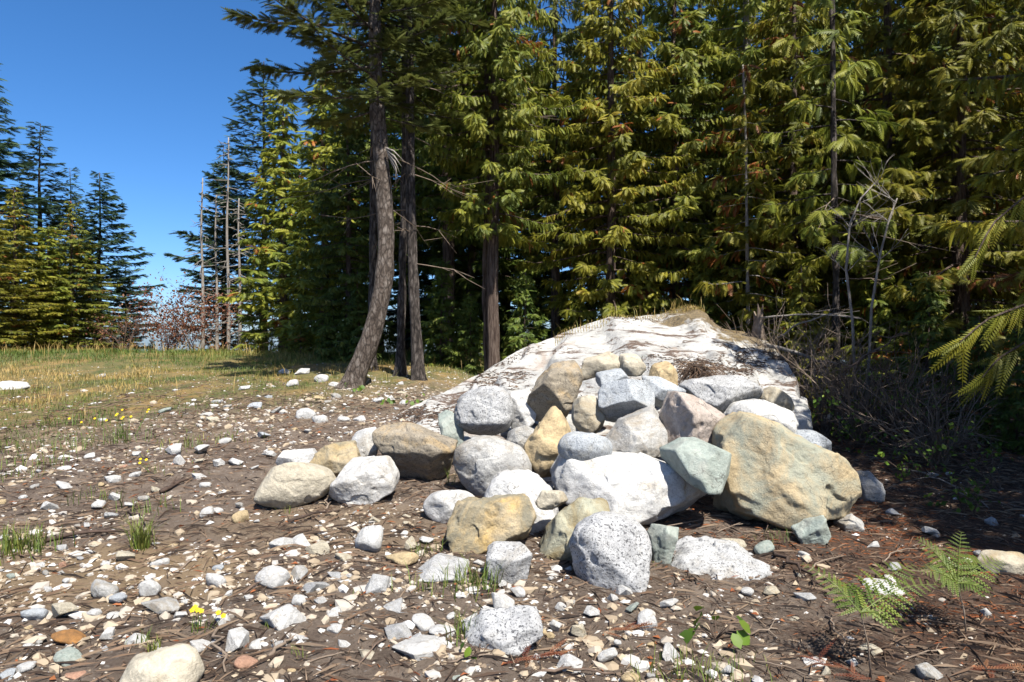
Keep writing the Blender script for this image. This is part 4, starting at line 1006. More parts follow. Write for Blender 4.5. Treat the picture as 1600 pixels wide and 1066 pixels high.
def own_tree(label, path, rad, bark, leaf, H, z0, crad, n_br, per, seed, name='fir_tree', kind='fir', spray=0.25, group=None, dead=0, orange=0.0, asym=None):
    path = np.asarray(path, float)
    base = path[0].copy(); base[2] = gz(base[0], base[1]) - 0.08
    path[0] = base
    loc = path - base
    if loc[-1][2] < H:
        loc = np.vstack([loc, [loc[-1][0] - 0.05, loc[-1][1], H]])
    fz_, fx_, fy_ = loc[:, 2], loc[:, 0], loc[:, 1]
    at_z = lambda z: (float(np.interp(z, fz_, fx_)), float(np.interp(z, fz_, fy_)))
    zq = np.linspace(0, H, 30)
    pts = [(at_z(z)[0], at_z(z)[1], z) for z in zq]
    (V, F, t), limbs = crown_and_limbs(H, z0, crad, n_br, per, kind, seed, trunk_at=at_z, spray=spray, orange=orange, asym=asym)
    e = bpy.data.objects.new(name, None); COL.objects.link(e)
    e.location = base; e['label'] = label; e['category'] = 'tree'
    if group: e['group'] = group
    link('trunk', trunk_soup(pts, rad, limbs, 14, seed=seed).mesh('trunk'), M[bark], e)
    link('crown', mesh_np('crown', V, F, False, t), M[leaf], e)
    if dead:
        s = Soup(); r = np.random.default_rng(seed + 9)
        for k in range(dead):
            z = r.uniform(0.35, 1.0) * (z0 + 1.2)
            a = r.uniform(0, 6.28); L = r.uniform(0.4, 1.5)
            x, y = at_z(z)
            d = np.array([math.cos(a), math.sin(a), r.uniform(-0.3, 0.15)])
            C = [np.array([x, y, z]) + d * L * q + np.array([0, 0, -0.22 * L * q * q]) + r.normal(size=3) * 0.03 * q for q in np.linspace(0, 1, 6)]
            s.tube(C, np.linspace(0.011, 0.003, 6), 4)
            for j in range(3):
                q = int(r.integers(2, 5)); d2 = d + r.normal(size=3) * 0.6
                s.tube([C[q], C[q] + d2 * 0.16, C[q] + d2 * 0.34], [0.006, 0.005, 0.003], 3)
        link('dead_branches', s.mesh('dead_branches'), M['stick'], e)
    return e

lean = own_tree('leaning fir with a curved scaly grey trunk at the outcrop end', px_path([(545, 612), (562, 572), (578, 535), (592, 490), (600, 440), (604, 390), (602, 330), (597, 270), (591, 200), (587, 120), (585, 40), (586, -60)], 10.7), (0.155, 0.03), 'bark', 'firolive', 12.5, 4.3, 2.3, 95, 72, 61, dead=6, asym=(3.0, 0.3))
s = Soup()
lb = np.array(lean.location)
for k in range(5):
    a = np.array(at(604 + k, 232 + 3 * k, 10.55)) - lb
    s.tube([a, a + np.array([0.12, -0.08, -0.06 - 0.05 * k]), a + np.array([0.28 - 0.04 * k, -0.12, -0.22 - 0.06 * k])], [0.022, 0.014, 0.004], 4)
link('splintered_stub', s.mesh('splintered_stub'), M['deadwood'], lean)
own_tree('tall straight fir trunk just behind the leaning fir', px_path([(655, 598), (650, 520), (645, 420), (641, 300), (640, 160), (640, 20)], 11.6), (0.10, 0.03), 'barkdark', 'firolive', 13.0, 4.6, 2.0, 70, 50, 62, dead=7)
own_tree('thinner dark trunk tight beside the tall straight fir', px_path([(625, 600), (627, 500), (630, 380), (633, 200)], 12.2), (0.08, 0.02), 'barkdark', 'firolive', 11.0, 5.0, 1.6, 50, 46, 63, dead=8)
own_tree('slender dark trunk half hidden behind the leaning fir', px_path([(580, 592), (582, 480), (583, 360), (584, 160)], 12.8), (0.085, 0.02), 'barkdark', 'firolive', 12.0, 4.6, 1.9, 60, 46, 64, dead=6)
own_tree('thin cedar stem leaning against the reddish trunk cedar', px_path([(763, 582), (760, 520), (757, 430), (762, 300)], 13.1), (0.07, 0.02), 'barkred', 'cedar', 8.5, 4.0, 1.3, 50, 46, 65, 'cedar_tree', 'cedar', 0.26, dead=3)
own_tree('thin straight cedar with sparse boughs rising from the brush thicket', px_path([(1308, 478), (1306, 400), (1303, 280), (1302, 120), (1300, -20)], 10.4), (0.062, 0.02), 'barkdark', 'cedar', 9.5, 2.4, 1.3, 60, 34, 66, 'cedar_tree', 'cedar', 0.26, dead=10)
own_tree('young cedar stem with pale bark above the outcrop crest', px_path([(1170, 470), (1168, 400), (1165, 200)], 11.9), (0.04, 0.015), 'deadwood', 'cedargold', 6.0, 1.0, 1.2, 50, 44, 67, 'cedar_tree', 'cedar', 0.24, dead=4, orange=0.1)

# near cedar whose boughs hang into view, and the trees beside the viewer that shade the litter
(V, F, t), limbs = crown_and_limbs(12.5, 1.9, 3.2, 230, 48, 'cedar', 71, spray=0.24, orange=0.05, zmax=8.0, asym=(3.5, 0.45))
e = bpy.data.objects.new('cedar_tree', None); COL.objects.link(e)
nb = np.array([7.35, 5.7, gz(7.35, 5.7) - 0.05]); e.location = nb
e['label'] = 'big cedar with golden boughs overhanging the shaded litter and ferns'; e['category'] = 'tree'
link('trunk', trunk_soup([(0, 0, 0), (0.05, 0, 3), (0.0, 0.05, 6), (0, 0, 12.5)], (0.22, 0.02), limbs, seed=71).mesh('trunk'), M['barkred'], e)
link('crown', mesh_np('crown', V, F, False, t), M['cedargold'], e)
def bough(pts, n, seed, parent, off, sc=0.26, mat='cedargold'):
    r = np.random.default_rng(seed)
    C = np.array(pts, float) - off
    m = len(C)
    q = np.linspace(0, m - 1, 12)
    C = np.stack([np.interp(q, np.arange(m), C[:, c]) for c in range(3)], 1)
    s = Soup(); s.tube(C, np.linspace(0.012, 0.004, 12), 5)
    u = r.random(n) ** 0.7 * 10.9; i0 = u.astype(int); fr = (u - i0)[:, None]
    pos = C[i0] * (1 - fr) + C[i0 + 1] * fr
    d = C[-1] - C[0]; d /= np.linalg.norm(d)
    ax = d * r.uniform(0.2, 0.9, (n, 1)) + np.array([0, 0, -1.0]) * r.uniform(0.3, 1.2, (n, 1)) + r.normal(size=(n, 3)) * 0.25
    upv = np.array([0, -1.0, 0.3]) + r.normal(size=(n, 3)) * 0.4
    V, F, t = place_sprays(spray_template(12, 52, 0.034, 0.20, 0.25, 0.45), pos, ax, upv, sc * r.uniform(0.7, 1.2, n), r.uniform(0.15, 0.7, n))
    b_ = link('bough', s.mesh('bough'), M['barkred'], parent)
    link('sprays', mesh_np('sprays', V, F, False, t), M[mat], b_)
bough([nb + (0, 0, 2.4), at(1720, 440, 5.4), at(1600, 476, 4.7), at(1540, 500, 4.5), at(1500, 535, 4.4)], 26, 1, e, nb)
bough([nb + (0, 0, 2.2), at(1740, 500, 5.6), at(1610, 530, 5.0), at(1560, 560, 4.8), at(1535, 590, 4.7)], 24, 2, e, nb)
bough([nb + (0, 0, 3.4), at(1740, 250, 5.6), at(1610, 300, 5.1), at(1550, 350, 4.9), at(1520, 410, 4.8)], 26, 3, e, nb, 0.22)
tree('cedar_a', 0, 2.6, 11.5, 'cedar', 'barkred', 'full cedar beside the viewer that shades the fern litter', 'cedar_tree', None, 0.4, 1.0, x=7.3)
tree('cedar_b', 0, 0.5, 12.0, 'cedar', 'barkred', 'second cedar beside the viewer next to the full cedar', 'cedar_tree', None, 2.4, 1.0, x=6.5)
tree('cedar_a', 0, 5.0, 12.0, 'cedardeep', 'barkred', 'dark cedar standing behind the big overhanging cedar', 'cedar_tree', None, 1.4, 1.0, x=9.2)

# ------------------------------------------------------------------ dead snags, shrubs, brush
def twiggy(s, p, d, L, r0, depth, r, spread=0.7, n=3, bend=0.12, droop=0.0):
    m = 5
    C = [np.array(p, float)]
    dd = np.array(d, float)
    for k in range(m):
        dd = dd + r.normal(size=3) * bend + np.array([0, 0, -droop])
        dd /= np.linalg.norm(dd)
        C.append(C[-1] + dd * L / m)
    s.tube(C, np.linspace(r0, r0 * 0.45, m + 1), 5 if r0 > 0.008 else 3, cap=False)
    tips = [C[-1]]
    if depth > 0:
        for k in range(n):
            q = int(r.integers(1, m + 1))
            d2 = dd + r.normal(size=3) * spread
            d2 /= np.linalg.norm(d2)
            tips += twiggy(s, C[q], d2, L * r.uniform(0.4, 0.7), r0 * 0.55, depth - 1, r, spread, n, bend, droop)
    return tips

SN = [(316, 278, 24, 'bare grey snag with whiskery twigs next to the sky gap'), (338, 305, 25, 'short bare grey snag between two taller snags'), (356, 215, 24, 'tallest bare grey snag before the dark fir'), (374, 310, 23.5, 'bare grey snag nearest the slim yellow green cedar')]
for k, (px, top, D, lab) in enumerate(SN):
    r = np.random.default_rng(400 + k)
    X = (px - 800) / FPX * D
    g = gz(X, D) - 0.05
    H = EYE - (top - 533) / FPX * D - g
    e = bpy.data.objects.new('dead_snag', None); COL.objects.link(e); e.location = (X, D, g)
    e['label'] = lab; e['category'] = 'snag'; e['group'] = 'bare snags on the crest'
    s = Soup(); s.tube([(0.03 * math.sin(z), 0.02 * math.cos(z * 2), z) for z in np.linspace(0, H, 12)], np.linspace(0.075, 0.02, 12), 7)
    link('trunk', s.mesh('trunk'), M['deadwood'], e)
    s = Soup()
    for j in range(40):
        z = H * r.uniform(0.15, 0.98); a = r.uniform(0, 6.28); L = r.uniform(0.3, 1.0) * (1.25 - z / H)
        twiggy(s, (0, 0, z), (math.cos(a), math.sin(a), r.uniform(-0.4, 0.1)), L, 0.018, 1, r, 0.4, 2, 0.08, 0.03)
    link('branches', s.mesh('branches'), M['deadwood'], e)

def bush(name, label, p, h, w, leaf, nleaf, seed, wood='twig', leafsize=0.05, group=None, nst=7, r0=0.014, depth=2, cat='shrub'):
    r = np.random.default_rng(seed)
    e = bpy.data.objects.new(name, None); COL.objects.link(e); e.location = p
    e['label'] = label; e['category'] = cat
    if group: e['group'] = group
    s = Soup(); tips = []
    for k in range(nst):
        a = r.uniform(0, 6.28); t = r.uniform(0.1, 1.0) * w / h
        tips += twiggy(s, (r.normal() * 0.04, r.normal() * 0.04, -0.03), (math.cos(a) * t, math.sin(a) * t, 1), h * r.uniform(0.6, 1.0), r0, depth, r, 0.5, 4, 0.1)
    link('stems', s.mesh('stems'), M[wood], e)
    if nleaf:
        tips = np.array(tips)
        pos = tips[r.integers(len(tips), size=nleaf)] + r.normal(size=(nleaf, 3)) * 0.09 * h
        pos[:, 2] = np.abs(pos[:, 2])
        q = np.array([(0, 0, 0), (0.5, 0.32, 0.04), (1, 0, -0.05), (0.5, -0.32, 0.04)], float)
        V, F, t = place_sprays((q, np.array([(0, 1, 2), (0, 2, 3)])), pos, r.normal(size=(nleaf, 3)), r.normal(size=(nleaf, 3)) * 0.6 + np.array([0, 0, 1.0]), leafsize * r.uniform(0.6, 1.3, nleaf), r.random(nleaf))
        link('leaves', mesh_np('leaves', V, F, False, t), M[leaf], e)
    return e
def P3(px, D): 
    X = (px - 800) / FPX * D
    return (X, D, gz(X, D))
bush('russet_shrub', 'tallest russet leaved shrub among the bare snags', P3(308, 21.5), 2.0, 1.2, 'russet', 2600, 1, leafsize=0.085, group='russet shrubs on the crest')
bush('russet_shrub', 'low russet shrub standing in the sky gap', P3(262, 22), 1.1, 1.0, 'russet', 1000, 2, leafsize=0.08, group='russet shrubs on the crest')
bush('russet_shrub', 'thin russet shrub under the slim yellow green cedar', P3(398, 20), 1.1, 0.8, 'russet', 700, 3, leafsize=0.06, group='russet shrubs on the crest')
bush('russet_shrub', 'dry brown shrub before the blue green fir', P3(195, 20), 1.2, 0.9, 'russet', 700, 4, leafsize=0.06, group='russet shrubs on the crest')
for k, (px, D, h, w, lab) in enumerate([(1235, 9.6, 1.3, 1.6, 'grey tangle of dead twigs beside the broken stump'), (1290, 9.0, 1.1, 1.7, 'low dead twig tangle in front of the thin straight cedar'), (1345, 8.6, 1.3, 1.5, 'dead brush around the foot of the white saplings'), (1410, 8.2, 1.0, 1.5, 'dark dead brush beyond the white saplings'), (1180, 10.9, 1.3, 1.3, 'wispy dead twigs on the outcrop shoulder'), (1470, 7.4, 0.8, 1.3, 'dead brush deep in the shade near the overhanging boughs')]):
    bush('dead_brush', lab, P3(px, D), h, w, None, 0, 40 + k, 'stick' if k != 3 else 'twig', group='dead brush at the wood edge', nst=24, r0=0.012, depth=2, cat='brush')
for k, (px, D, h, lab) in enumerate([(1395, 8.0, 0.7, 'leafy green shrub in the dark brush'), (1330, 8.1, 0.45, 'bright green sprout at the foot of the white saplings'), (1250, 7.4, 0.32, 'small bright green plant beside the cream stone'), (1560, 6.4, 0.6, 'shaded leafy shrub under the overhanging boughs'), (1440, 6.6, 0.4, 'low leafy plant in deep shade'), (1500, 5.6, 0.3, 'low green plant on the shaded needle litter')]):
    bush('green_shrub', lab, P3(px, D), h, 0.5, 'green_leaf', 90 if k else 260, 60 + k, leafsize=0.055, group='green plants in the shade', nst=5, r0=0.006, depth=1)
for lab, pts in [('tall white bare sapling curving up from the brush', [(1340, 575), (1332, 500), (1322, 420), (1328, 350), (1345, 310), (1368, 285)]), ('leaning bare white sapling beside the curved one', [(1352, 560), (1362, 480), (1375, 400), (1390, 340), (1402, 310)])]:
    D = 8.8
    p = px_path(pts, D); b0 = p[0].copy(); b0[2] = gz(b0[0], D); p[0] = b0
    r = np.random.default_rng(len(lab))
    e = bpy.data.objects.new('bare_sapling', None); COL.objects.link(e); e.location = b0
    e['label'] = lab; e['category'] = 'sapling'; e['group'] = 'bare saplings in the brush'
    s = Soup(); s.tube(p - b0, np.linspace(0.020, 0.008, len(p)), 6)
    link('stem', s.mesh('stem'), M['deadwood'], e)
    s = Soup()
    for j in range(9):
        q = int(r.integers(2, len(p))); a = r.uniform(0, 6.28)
        twiggy(s, (p - b0)[q] * 0.98, (math.cos(a), math.sin(a) * 0.5, 0.8), r.uniform(0.3, 0.8), 0.007, 1, r, 0.5, 3)
    link('twigs', s.mesh('twigs'), M['deadwood'], e)

# stump and fallen branches by the outcrop
s = Soup(); r = np.random.default_rng(5)
ang = np.arange(14) * 2 * math.pi / 14
V, F = [], []
for lv, (z, rr) in enumerate([(-0.3, 0.22), (0.0, 0.16), (0.18, 0.12), (0.32, 0.11)]):
    for j, a in enumerate(ang):
        jag = (r.uniform(-0.02, 0.22) if lv == 3 else 0)
        V.append((math.cos(a) * rr * (1 + 0.2 * math.sin(3 * a)), math.sin(a) * rr, z + jag))
V.append((0, 0, 0.2))
for lv in range(3):
    for j in range(14):
        a, b_ = lv * 14 + j, lv * 14 + (j + 1) % 14
        F += [(a, b_, b_ + 14), (a, b_ + 14, a + 14)]
for j in range(14): F.append((42 + j, 42 + (j + 1) % 14, 56))
s.add(V, F)
pt = at(1186, 520, 10.6)
s.v[0] *= np.array([0.6, 0.6, 0.85])
link('tree_stump', s.mesh('tree_stump', False), M['stick'], loc=pt, label='jagged broken grey stump on the outcrop shoulder', cat='stump')
def fallen(label, a, b_, r0, mat, seed, twigs=3, group=None, name='fallen_branch', cat='branch', sagz=0.04):
    r = np.random.default_rng(seed)
    a, b_ = np.array(a, float), np.array(b_, float)
    L = np.linalg.norm(b_ - a)
    m = 9
    C = [a + (b_ - a) * q + np.append(r.normal(size=2) * 0.03 * L, sagz * L * math.sin(q * math.pi)) * (0 < q < 1) for q in np.linspace(0, 1, m)]
    C = np.array(C); c0 = C.mean(0)
    s = Soup(); s.tube(C - c0, np.linspace(r0, r0 * 0.5, m), 6)
    for k in range(twigs):
        q = int(r.integers(2, m - 1)); d = (b_ - a) / L + r.normal(size=3) * 0.6; d[2] = abs(d[2]) * 0.5
        twiggy(s, (C - c0)[q], d, L * r.uniform(0.15, 0.4), r0 * 0.45, 1 if r0 > 0.008 else 0, r, 0.5, 2)
    return link(name, s.mesh(name), M[mat], loc=c0, label=label, cat=cat, group=group)
fallen('thick pale broken branch lying on the outcrop shoulder', at(1196, 540, 10.0), at(1292, 570, 9.4), 0.035, 'deadwood', 1, 2)
fallen('straight pale pole lying across the dead twig tangle', at(1190, 497, 10.2), at(1345, 498, 9.2), 0.016, 'deadwood', 2, 3)
fallen('curved grey branch sweeping over the dead twig tangle', at(1215, 528, 9.8), at(1300, 490, 9.0), 0.016, 'deadwood', 3, 4)
fallen('dark limb leaning out of the brush over the shaded litter', at(1300, 600, 8.6), at(1420, 520, 8.2), 0.018, 'twig', 4, 6)
fallen('thin pale branch lying on the shaded litter behind the big tan boulder', tuple(on_ground(1410, 740) + Vector((0, 0, .05))), tuple(on_ground(1545, 800) + Vector((0, 0, .03))), 0.009, 'deadwood', 5, 4)
STK = [(70, 850, 200, 832, .016, 'dark weathered stick arching over the sandy soil'), (200, 800, 250, 850, .008, None), (335, 985, 352, 1062, .010, 'pale bent twig beside the yellow flowers'), (420, 1035, 462, 1000, .011, None), (600, 1000, 560, 1050, .006, None), (505, 800, 520, 770, .009, None),
       (450, 820, 530, 800, .012, 'dark branch piece lying below the white chalky boulder'), (1210, 870, 1290, 925, .014, 'dark root running down past the low white rock'), (1255, 905, 1320, 870, .006, None), (1080, 905, 1150, 960, .005, None), (840, 1060, 960, 1055, .008, None), (1145, 1000, 1215, 985, .008, None), (1160, 1030, 1270, 1060, .005, None),
       (1180, 905, 1230, 890, .006, None), (1010, 835, 1130, 815, .006, None), (1120, 835, 1180, 820, .005, None), (380, 930, 430, 905, .007, None), (480, 1040, 560, 1020, .005, None), (280, 895, 330, 860, .008, None), (30, 870, 110, 880, .006, None), (250, 770, 300, 752, .02, 'short dark rotten log on the stony slope'), (640, 800, 720, 790, .006, None), (560, 795, 610, 770, .006, None),
       (700, 1045, 790, 1030, .006, None), (1380, 880, 1440, 850, .005, None), (1440, 980, 1560, 1000, .005, None), (1290, 965, 1330, 1030, .006, None), (1400, 1040, 1500, 1020, .005, None), (1500, 740, 1580, 720, .008, None), (1420, 700, 1520, 670, .007, None), (1350, 690, 1460, 720, .006, None), (1230, 790, 1180, 850, .006, None)]
for k, (x0, y0, x1, y1, rr, lab) in enumerate(STK):
    a, b_ = on_ground(x0, y0), on_ground(x1, y1)
    a.z = float(gfine(a.x, a.y)[0]) + rr; b_.z = float(gfine(b_.x, b_.y)[0]) + rr
    zone = zone_of((x0 + x1) / 2, (y0 + y1) / 2)
    fallen(lab or 'thin dry stick ' + zone, a, b_, rr, 'charwood' if lab and 'dark' in lab else ['stick', 'twig', 'stick'][k % 3], 30 + k, 2, None if lab else 'dry sticks on the ground', 'stick', 'stick', 0.05)
# clump of dead brown needles spilling over the outcrop above the flat topped block
s = Soup(); r = np.random.default_rng(9)
c0 = np.array(at(1085, 590, 7.55))
for k in range(230):
    a = r.uniform(-0.4, 3.4); L = r.uniform(0.12, 0.34)
    st = np.array([r.normal() * 0.07, r.normal() * 0.06, 0.08 + r.normal() * 0.05])
    d = np.array([-math.cos(a) * 0.9, -0.6 - 0.3 * r.random(), -r.uniform(0.2, 0.9)])
    s.tube([st, st + d * L * 0.5 + np.array([0, 0, 0.05]), st + d * L], [0.005, 0.004, 0.002], 3, r.random() * 0.6 + 0.1, False)
link('needle_clump', s.mesh('needle_clump'), M['litter'], loc=c0, label='brown drooping clump of dead needles on the outcrop above the pinkish boulder', cat='clump')

# ------------------------------------------------------------------ ferns and small plants
FROND_T = spray_template(7, 66, 0.075, 0.17, 0.12, 0.6)
def fern(label, foot, crown, tips, seed, width=0.34):
    r = np.random.default_rng(seed)
    foot = np.array(foot, float)
    crown = np.array(crown, float)
    e = bpy.data.objects.new('bracken_fern', None); COL.objects.link(e); e.location = foot
    e['label'] = label; e['category'] = 'fern'
    s = Soup(); s.tube([(0, 0, -0.03), (crown - foot) * 0.5 + np.array([0.01, 0, 0]), crown - foot], [0.0045, 0.004, 0.003], 6, 0.9)
    link('stem', s.mesh('stem'), M['stick'], e)
    for tip in tips:
        a, b_ = crown - foot, np.array(tip, float) - foot
        L = np.linalg.norm(b_ - a); d = (b_ - a) / L
        n = 11
        q = np.linspace(0.06, 1, n)
        C = a + (b_ - a) * q[:, None] + np.array([0, 0, 0.10 * L]) * np.sin(q * math.pi)[:, None]
        up = np.array([0, -0.55, 0.8]); sd = np.cross(up, d); sd /= np.linalg.norm(sd)
        fs = Soup(); fs.tube(np.vstack([a, C]), np.linspace(0.003, 0.001, n + 1), 4, 0.6)
        for sg in (-1, 1):
            ax = sd * sg + d * 0.55 + r.normal(size=(n, 3)) * 0.06 + np.array([0, 0, -0.12])
            sc = L * width * 1.25 * np.clip(1.12 - q, 0.12, 1) ** 0.9
            V, F, t = place_sprays(FROND_T, C, ax, np.repeat([up], n, 0) + r.normal(size=(n, 3)) * 0.1, sc, np.clip(0.5 + r.normal(size=n) * 0.2, 0, 1))
            fs.add(V, F, t)
        link('frond', fs.mesh('frond', False), M['fern'], e)
ft = on_ground(1511, 998); D = ft.y
fern('upright bright green fern growing before the shaded cream boulder', ft, at(1496, 912, D), [at(1434, 842, D + .05), at(1502, 832, D + .12), at(1568, 878, D + .1), at(1545, 925, D - .12), at(1438, 893, D - .06), at(1520, 870, D + .25)], 1)
ft = on_ground(1362, 1060); D = ft.y
fern('leaning wide fern with flat fronds in front of the low white rock', ft, at(1345, 958, D), [at(1255, 882, D + .15), at(1428, 884, D + .3), at(1462, 914, D + .1), at(1300, 905, D + .32), at(1385, 965, D - .1)], 2, 0.26)

def leafy(label, px, py, n, size, seed, mat='green_leaf', name='broadleaf_weed', group=None, cat='weed'):
    r = np.random.default_rng(seed)
    g = on_ground(px, py)
    e = bpy.data.objects.new(name, None); COL.objects.link(e); e.location = g
    e['label'] = label; e['category'] = cat
    if group: e['group'] = group
    s = Soup(); P, A_ = [], []
    for k in range(n):
        a = r.uniform(0, 6.28); d = np.array([math.cos(a), math.sin(a), r.uniform(0.3, 1.2)]) * size * r.uniform(0.5, 1.2)
        s.tube([(0, 0, 0), d * 0.6 + np.array([0, 0, 0.02]), d], [0.003, 0.0025, 0.002], 4)
        P.append(d); A_.append(np.array([d[0], d[1], -0.1]))
    link('stems', s.mesh('stems'), M['twig'], e)
    q = np.array([(0, 0, 0), (0.25, 0.3, 0.05), (0.65, 0.34, 0.03), (1, 0, -0.12), (0.65, -0.34, 0.03), (0.25, -0.3, 0.05), (0.5, 0, 0)], float)
    f = np.array([(0, 6, 1), (1, 6, 2), (2, 6, 3), (3, 6, 4), (4, 6, 5), (5, 6, 0)])
    for k in range(n):
        V, F, t = place_sprays((q, f), np.array([P[k]]), np.array([A_[k]]), np.array([[0, -0.5, 1.0]]) + r.normal(size=(1, 3)) * 0.35, np.array([size * r.uniform(0.45, 0.8)]), np.array([r.uniform(0.2, 0.8)]))
        link('leaf', mesh_np('leaf', V, F, True, t), M[mat], e)
leafy('broad leaved green weed on the dark litter', 1118, 1000, 11, 0.13, 1)
leafy('small lime green sprout in front of the granite slab', 750, 1030, 8, 0.07, 2)
leafy('tiny green sprout beside the speckled granite boulder', 1008, 888, 6, 0.06, 3)
leafy('small green sprout under the leaning fir', 552, 612, 8, 0.11, 4)
leafy('lime green herb at the outcrop foot near the trunks', 605, 632, 9, 0.11, 5)
leafy('low green herb on the edge of the outcrop', 645, 632, 9, 0.12, 6)

def tuft(label, px, py, n, h, w, tint, seed, group=None, name='grass_tuft', flowers=0, mat='grass'):
    r = np.random.default_rng(seed)
    g = on_ground(px, py)
    e = bpy.data.objects.new(name, None); COL.objects.link(e); e.location = g
    e['label'] = label; e['category'] = 'flowers' if flowers else 'grass tuft'
    if group: e['group'] = group
    V, F, T = [], [], []
    for k in range(n):
        b0 = np.array([r.normal() * w * 0.4, r.normal() * w * 0.3, -0.01]); a = r.uniform(0, 6.28)
        d = np.array([math.cos(a), math.sin(a), 0]); L = h * r.uniform(0.5, 1.1); ln = r.uniform(0.1, 0.75)
        sd = np.array([-d[1], d[0], 0]) * min(0.0032, h * 0.02)
        i = len(V)
        m1 = b0 + d * ln * L * 0.35 + np.array([0, 0, L * 0.6]); m2 = b0 + d * ln * L + np.array([0, 0, L * 0.92])
        V += [b0 - sd, b0 + sd, m1 + sd * 0.8, m1 - sd * 0.8, m2]; F += [(i, i + 1, i + 2), (i, i + 2, i + 3), (i + 3, i + 2, i + 4)]
        T += [np.clip(tint + r.normal() * 0.1, 0, 1)] * 5
    link('blades', mesh_np('blades', np.array(V), np.array(F), True, np.clip(np.array(T) + 0.05, 0, 1)), M[mat], e)
    for k in range(flowers):
        c = np.array([r.normal() * w * 0.6, r.normal() * w * 0.5, h * r.uniform(0.75, 1.15)])
        s = Soup(); s.tube([(c[0] * 0.5, c[1] * 0.5, 0), c], [0.002, 0.0015], 3, cap=False)
        link('flower_stem', s.mesh('flower_stem'), M['green_leaf'], e)
        pv, pf = [(0, 0, 0.004)], []
        for j in range(10):
            a = j * 2 * math.pi / 10; rr = 0.016 * (1 if j % 2 else 0.75)
            pv.append((math.cos(a) * rr, math.sin(a) * rr * 0.9 - 0.002, 0.002))
        for j in range(10): pf.append((0, 1 + j, 1 + (j + 1) % 10))
        pv = np.array(pv) @ np.array([[1, 0, 0], [0, 0.6, -0.8], [0, 0.8, 0.6]]).T
        link('flower_head', mesh_np('flower_head', pv + c, np.array(pf), False, np.full(len(pv), r.random())), M['flower'], e)
tuft('yellow dandelion like flowers growing beside the pale bent twig', 312, 985, 16, 0.10, 0.12, 0.25, 1, flowers=6, name='yellow_flowers')
tuft('yellow flowers in the green turf patch', 185, 690, 60, 0.28, 0.4, 0.2, 2, flowers=12, name='yellow_flowers')
tuft('pair of yellow flowers on the stony slope', 248, 738, 10, 0.12, 0.12, 0.2, 3, flowers=3, name='yellow_flowers')
TF = [(30, 862, 240, .2, .3, .3, 'dense green weed clump on bare soil beside the dark stick'), (222, 862, 110, .28, .08, .32, 'tall narrow green weed stalk above the cracked cream cobble'), (665, 868, 30, .14, .12, .3, None), (720, 925, 50, .2, .25, .25, None), (745, 915, 60, .2, .2, .2, None), (725, 1000, 40, .16, .14, .25, 'green grass tuft at the edge of the granite slab'),
      (660, 925, 22, .12, .06, .3, None), (1085, 1062, 90, .12, .35, .28, 'feathery green weeds below the broad leaved weed'), (1060, 1050, 50, .10, .3, .28, None), (230, 800, 40, .15, .3, .2, None), (150, 780, 40, .14, .3, .22, None), (300, 700, 30, .16, .2, .25, None), (60, 725, 60, .15, .5, .22, None), (350, 690, 30, .15, .2, .25, None),
      (455, 800, 16, .08, .1, .3, None), (705, 760, 20, .24, .06, .3, 'grass blades sprouting under the smooth grey boulder'), (240, 1030, 24, .14, .05, .35, None), (225, 1010, 20, .12, .08, .25, None), (1215, 845, 40, .1, .2, .1, None), (20, 750, 50, .14, .4, .25, None), (120, 700, 80, .2, .6, .15, None), (130, 662, 80, .22, .7, .15, None),
      (560, 940, 14, .09, .08, .3, None), (470, 1030, 12, .1, .06, .3, None), (420, 985, 14, .1, .08, .25, None), (610, 600, 20, .3, .2, .5, 'tall dry weed stems at the foot of the straight trunks'), (660, 590, 20, .4, .3, .6, None)]
for k, (px, py, n, h, w, ti, lab) in enumerate(TF):
    z = zone_of(px, py).replace('lying', 'growing')
    tuft(lab or 'small green grass tuft ' + z, px, py, n, h, w, ti, 20 + k, None if lab else 'green tufts on the ground')
# fallen brown cedar sprigs
for k, (px, py, a, lab) in enumerate([(1310, 1052, 2.3, 'golden brown fallen cedar sprig near the leaning fern stem'), (1560, 1052, 0.1, 'rusty fallen cedar sprig lying by the smooth grey cobble'), (830, 1035, 0.4, 'red brown fallen cedar sprig on the dirt beside the granite slab'), (985, 990, 0.2, 'red brown fallen cedar sprig beside the tall white stone')]):
    g = on_ground(px, py); r = np.random.default_rng(k)
    n = 12
    pos = np.array([(math.cos(a) * q * 0.3, math.sin(a) * q * 0.3, 0.02 + 0.01 * r.random()) for q in np.linspace(-0.5, 0.5, n)])
    ax = np.array([math.cos(a), math.sin(a), 0.1]) + r.normal(size=(n, 3)) * np.array([0.6, 0.6, 0.15])
    V, F, t = place_sprays(spray_template(9, 40, 0.035, 0.22, 0.15), pos, ax, np.repeat([[0, -0.2, 1.0]], n, 0), 0.13 * r.uniform(0.6, 1.2, n), r.random(n))
    link('cedar_sprig', mesh_np('cedar_sprig', V, F, False, t), M['russet'], loc=g, label=lab, cat='sprig')

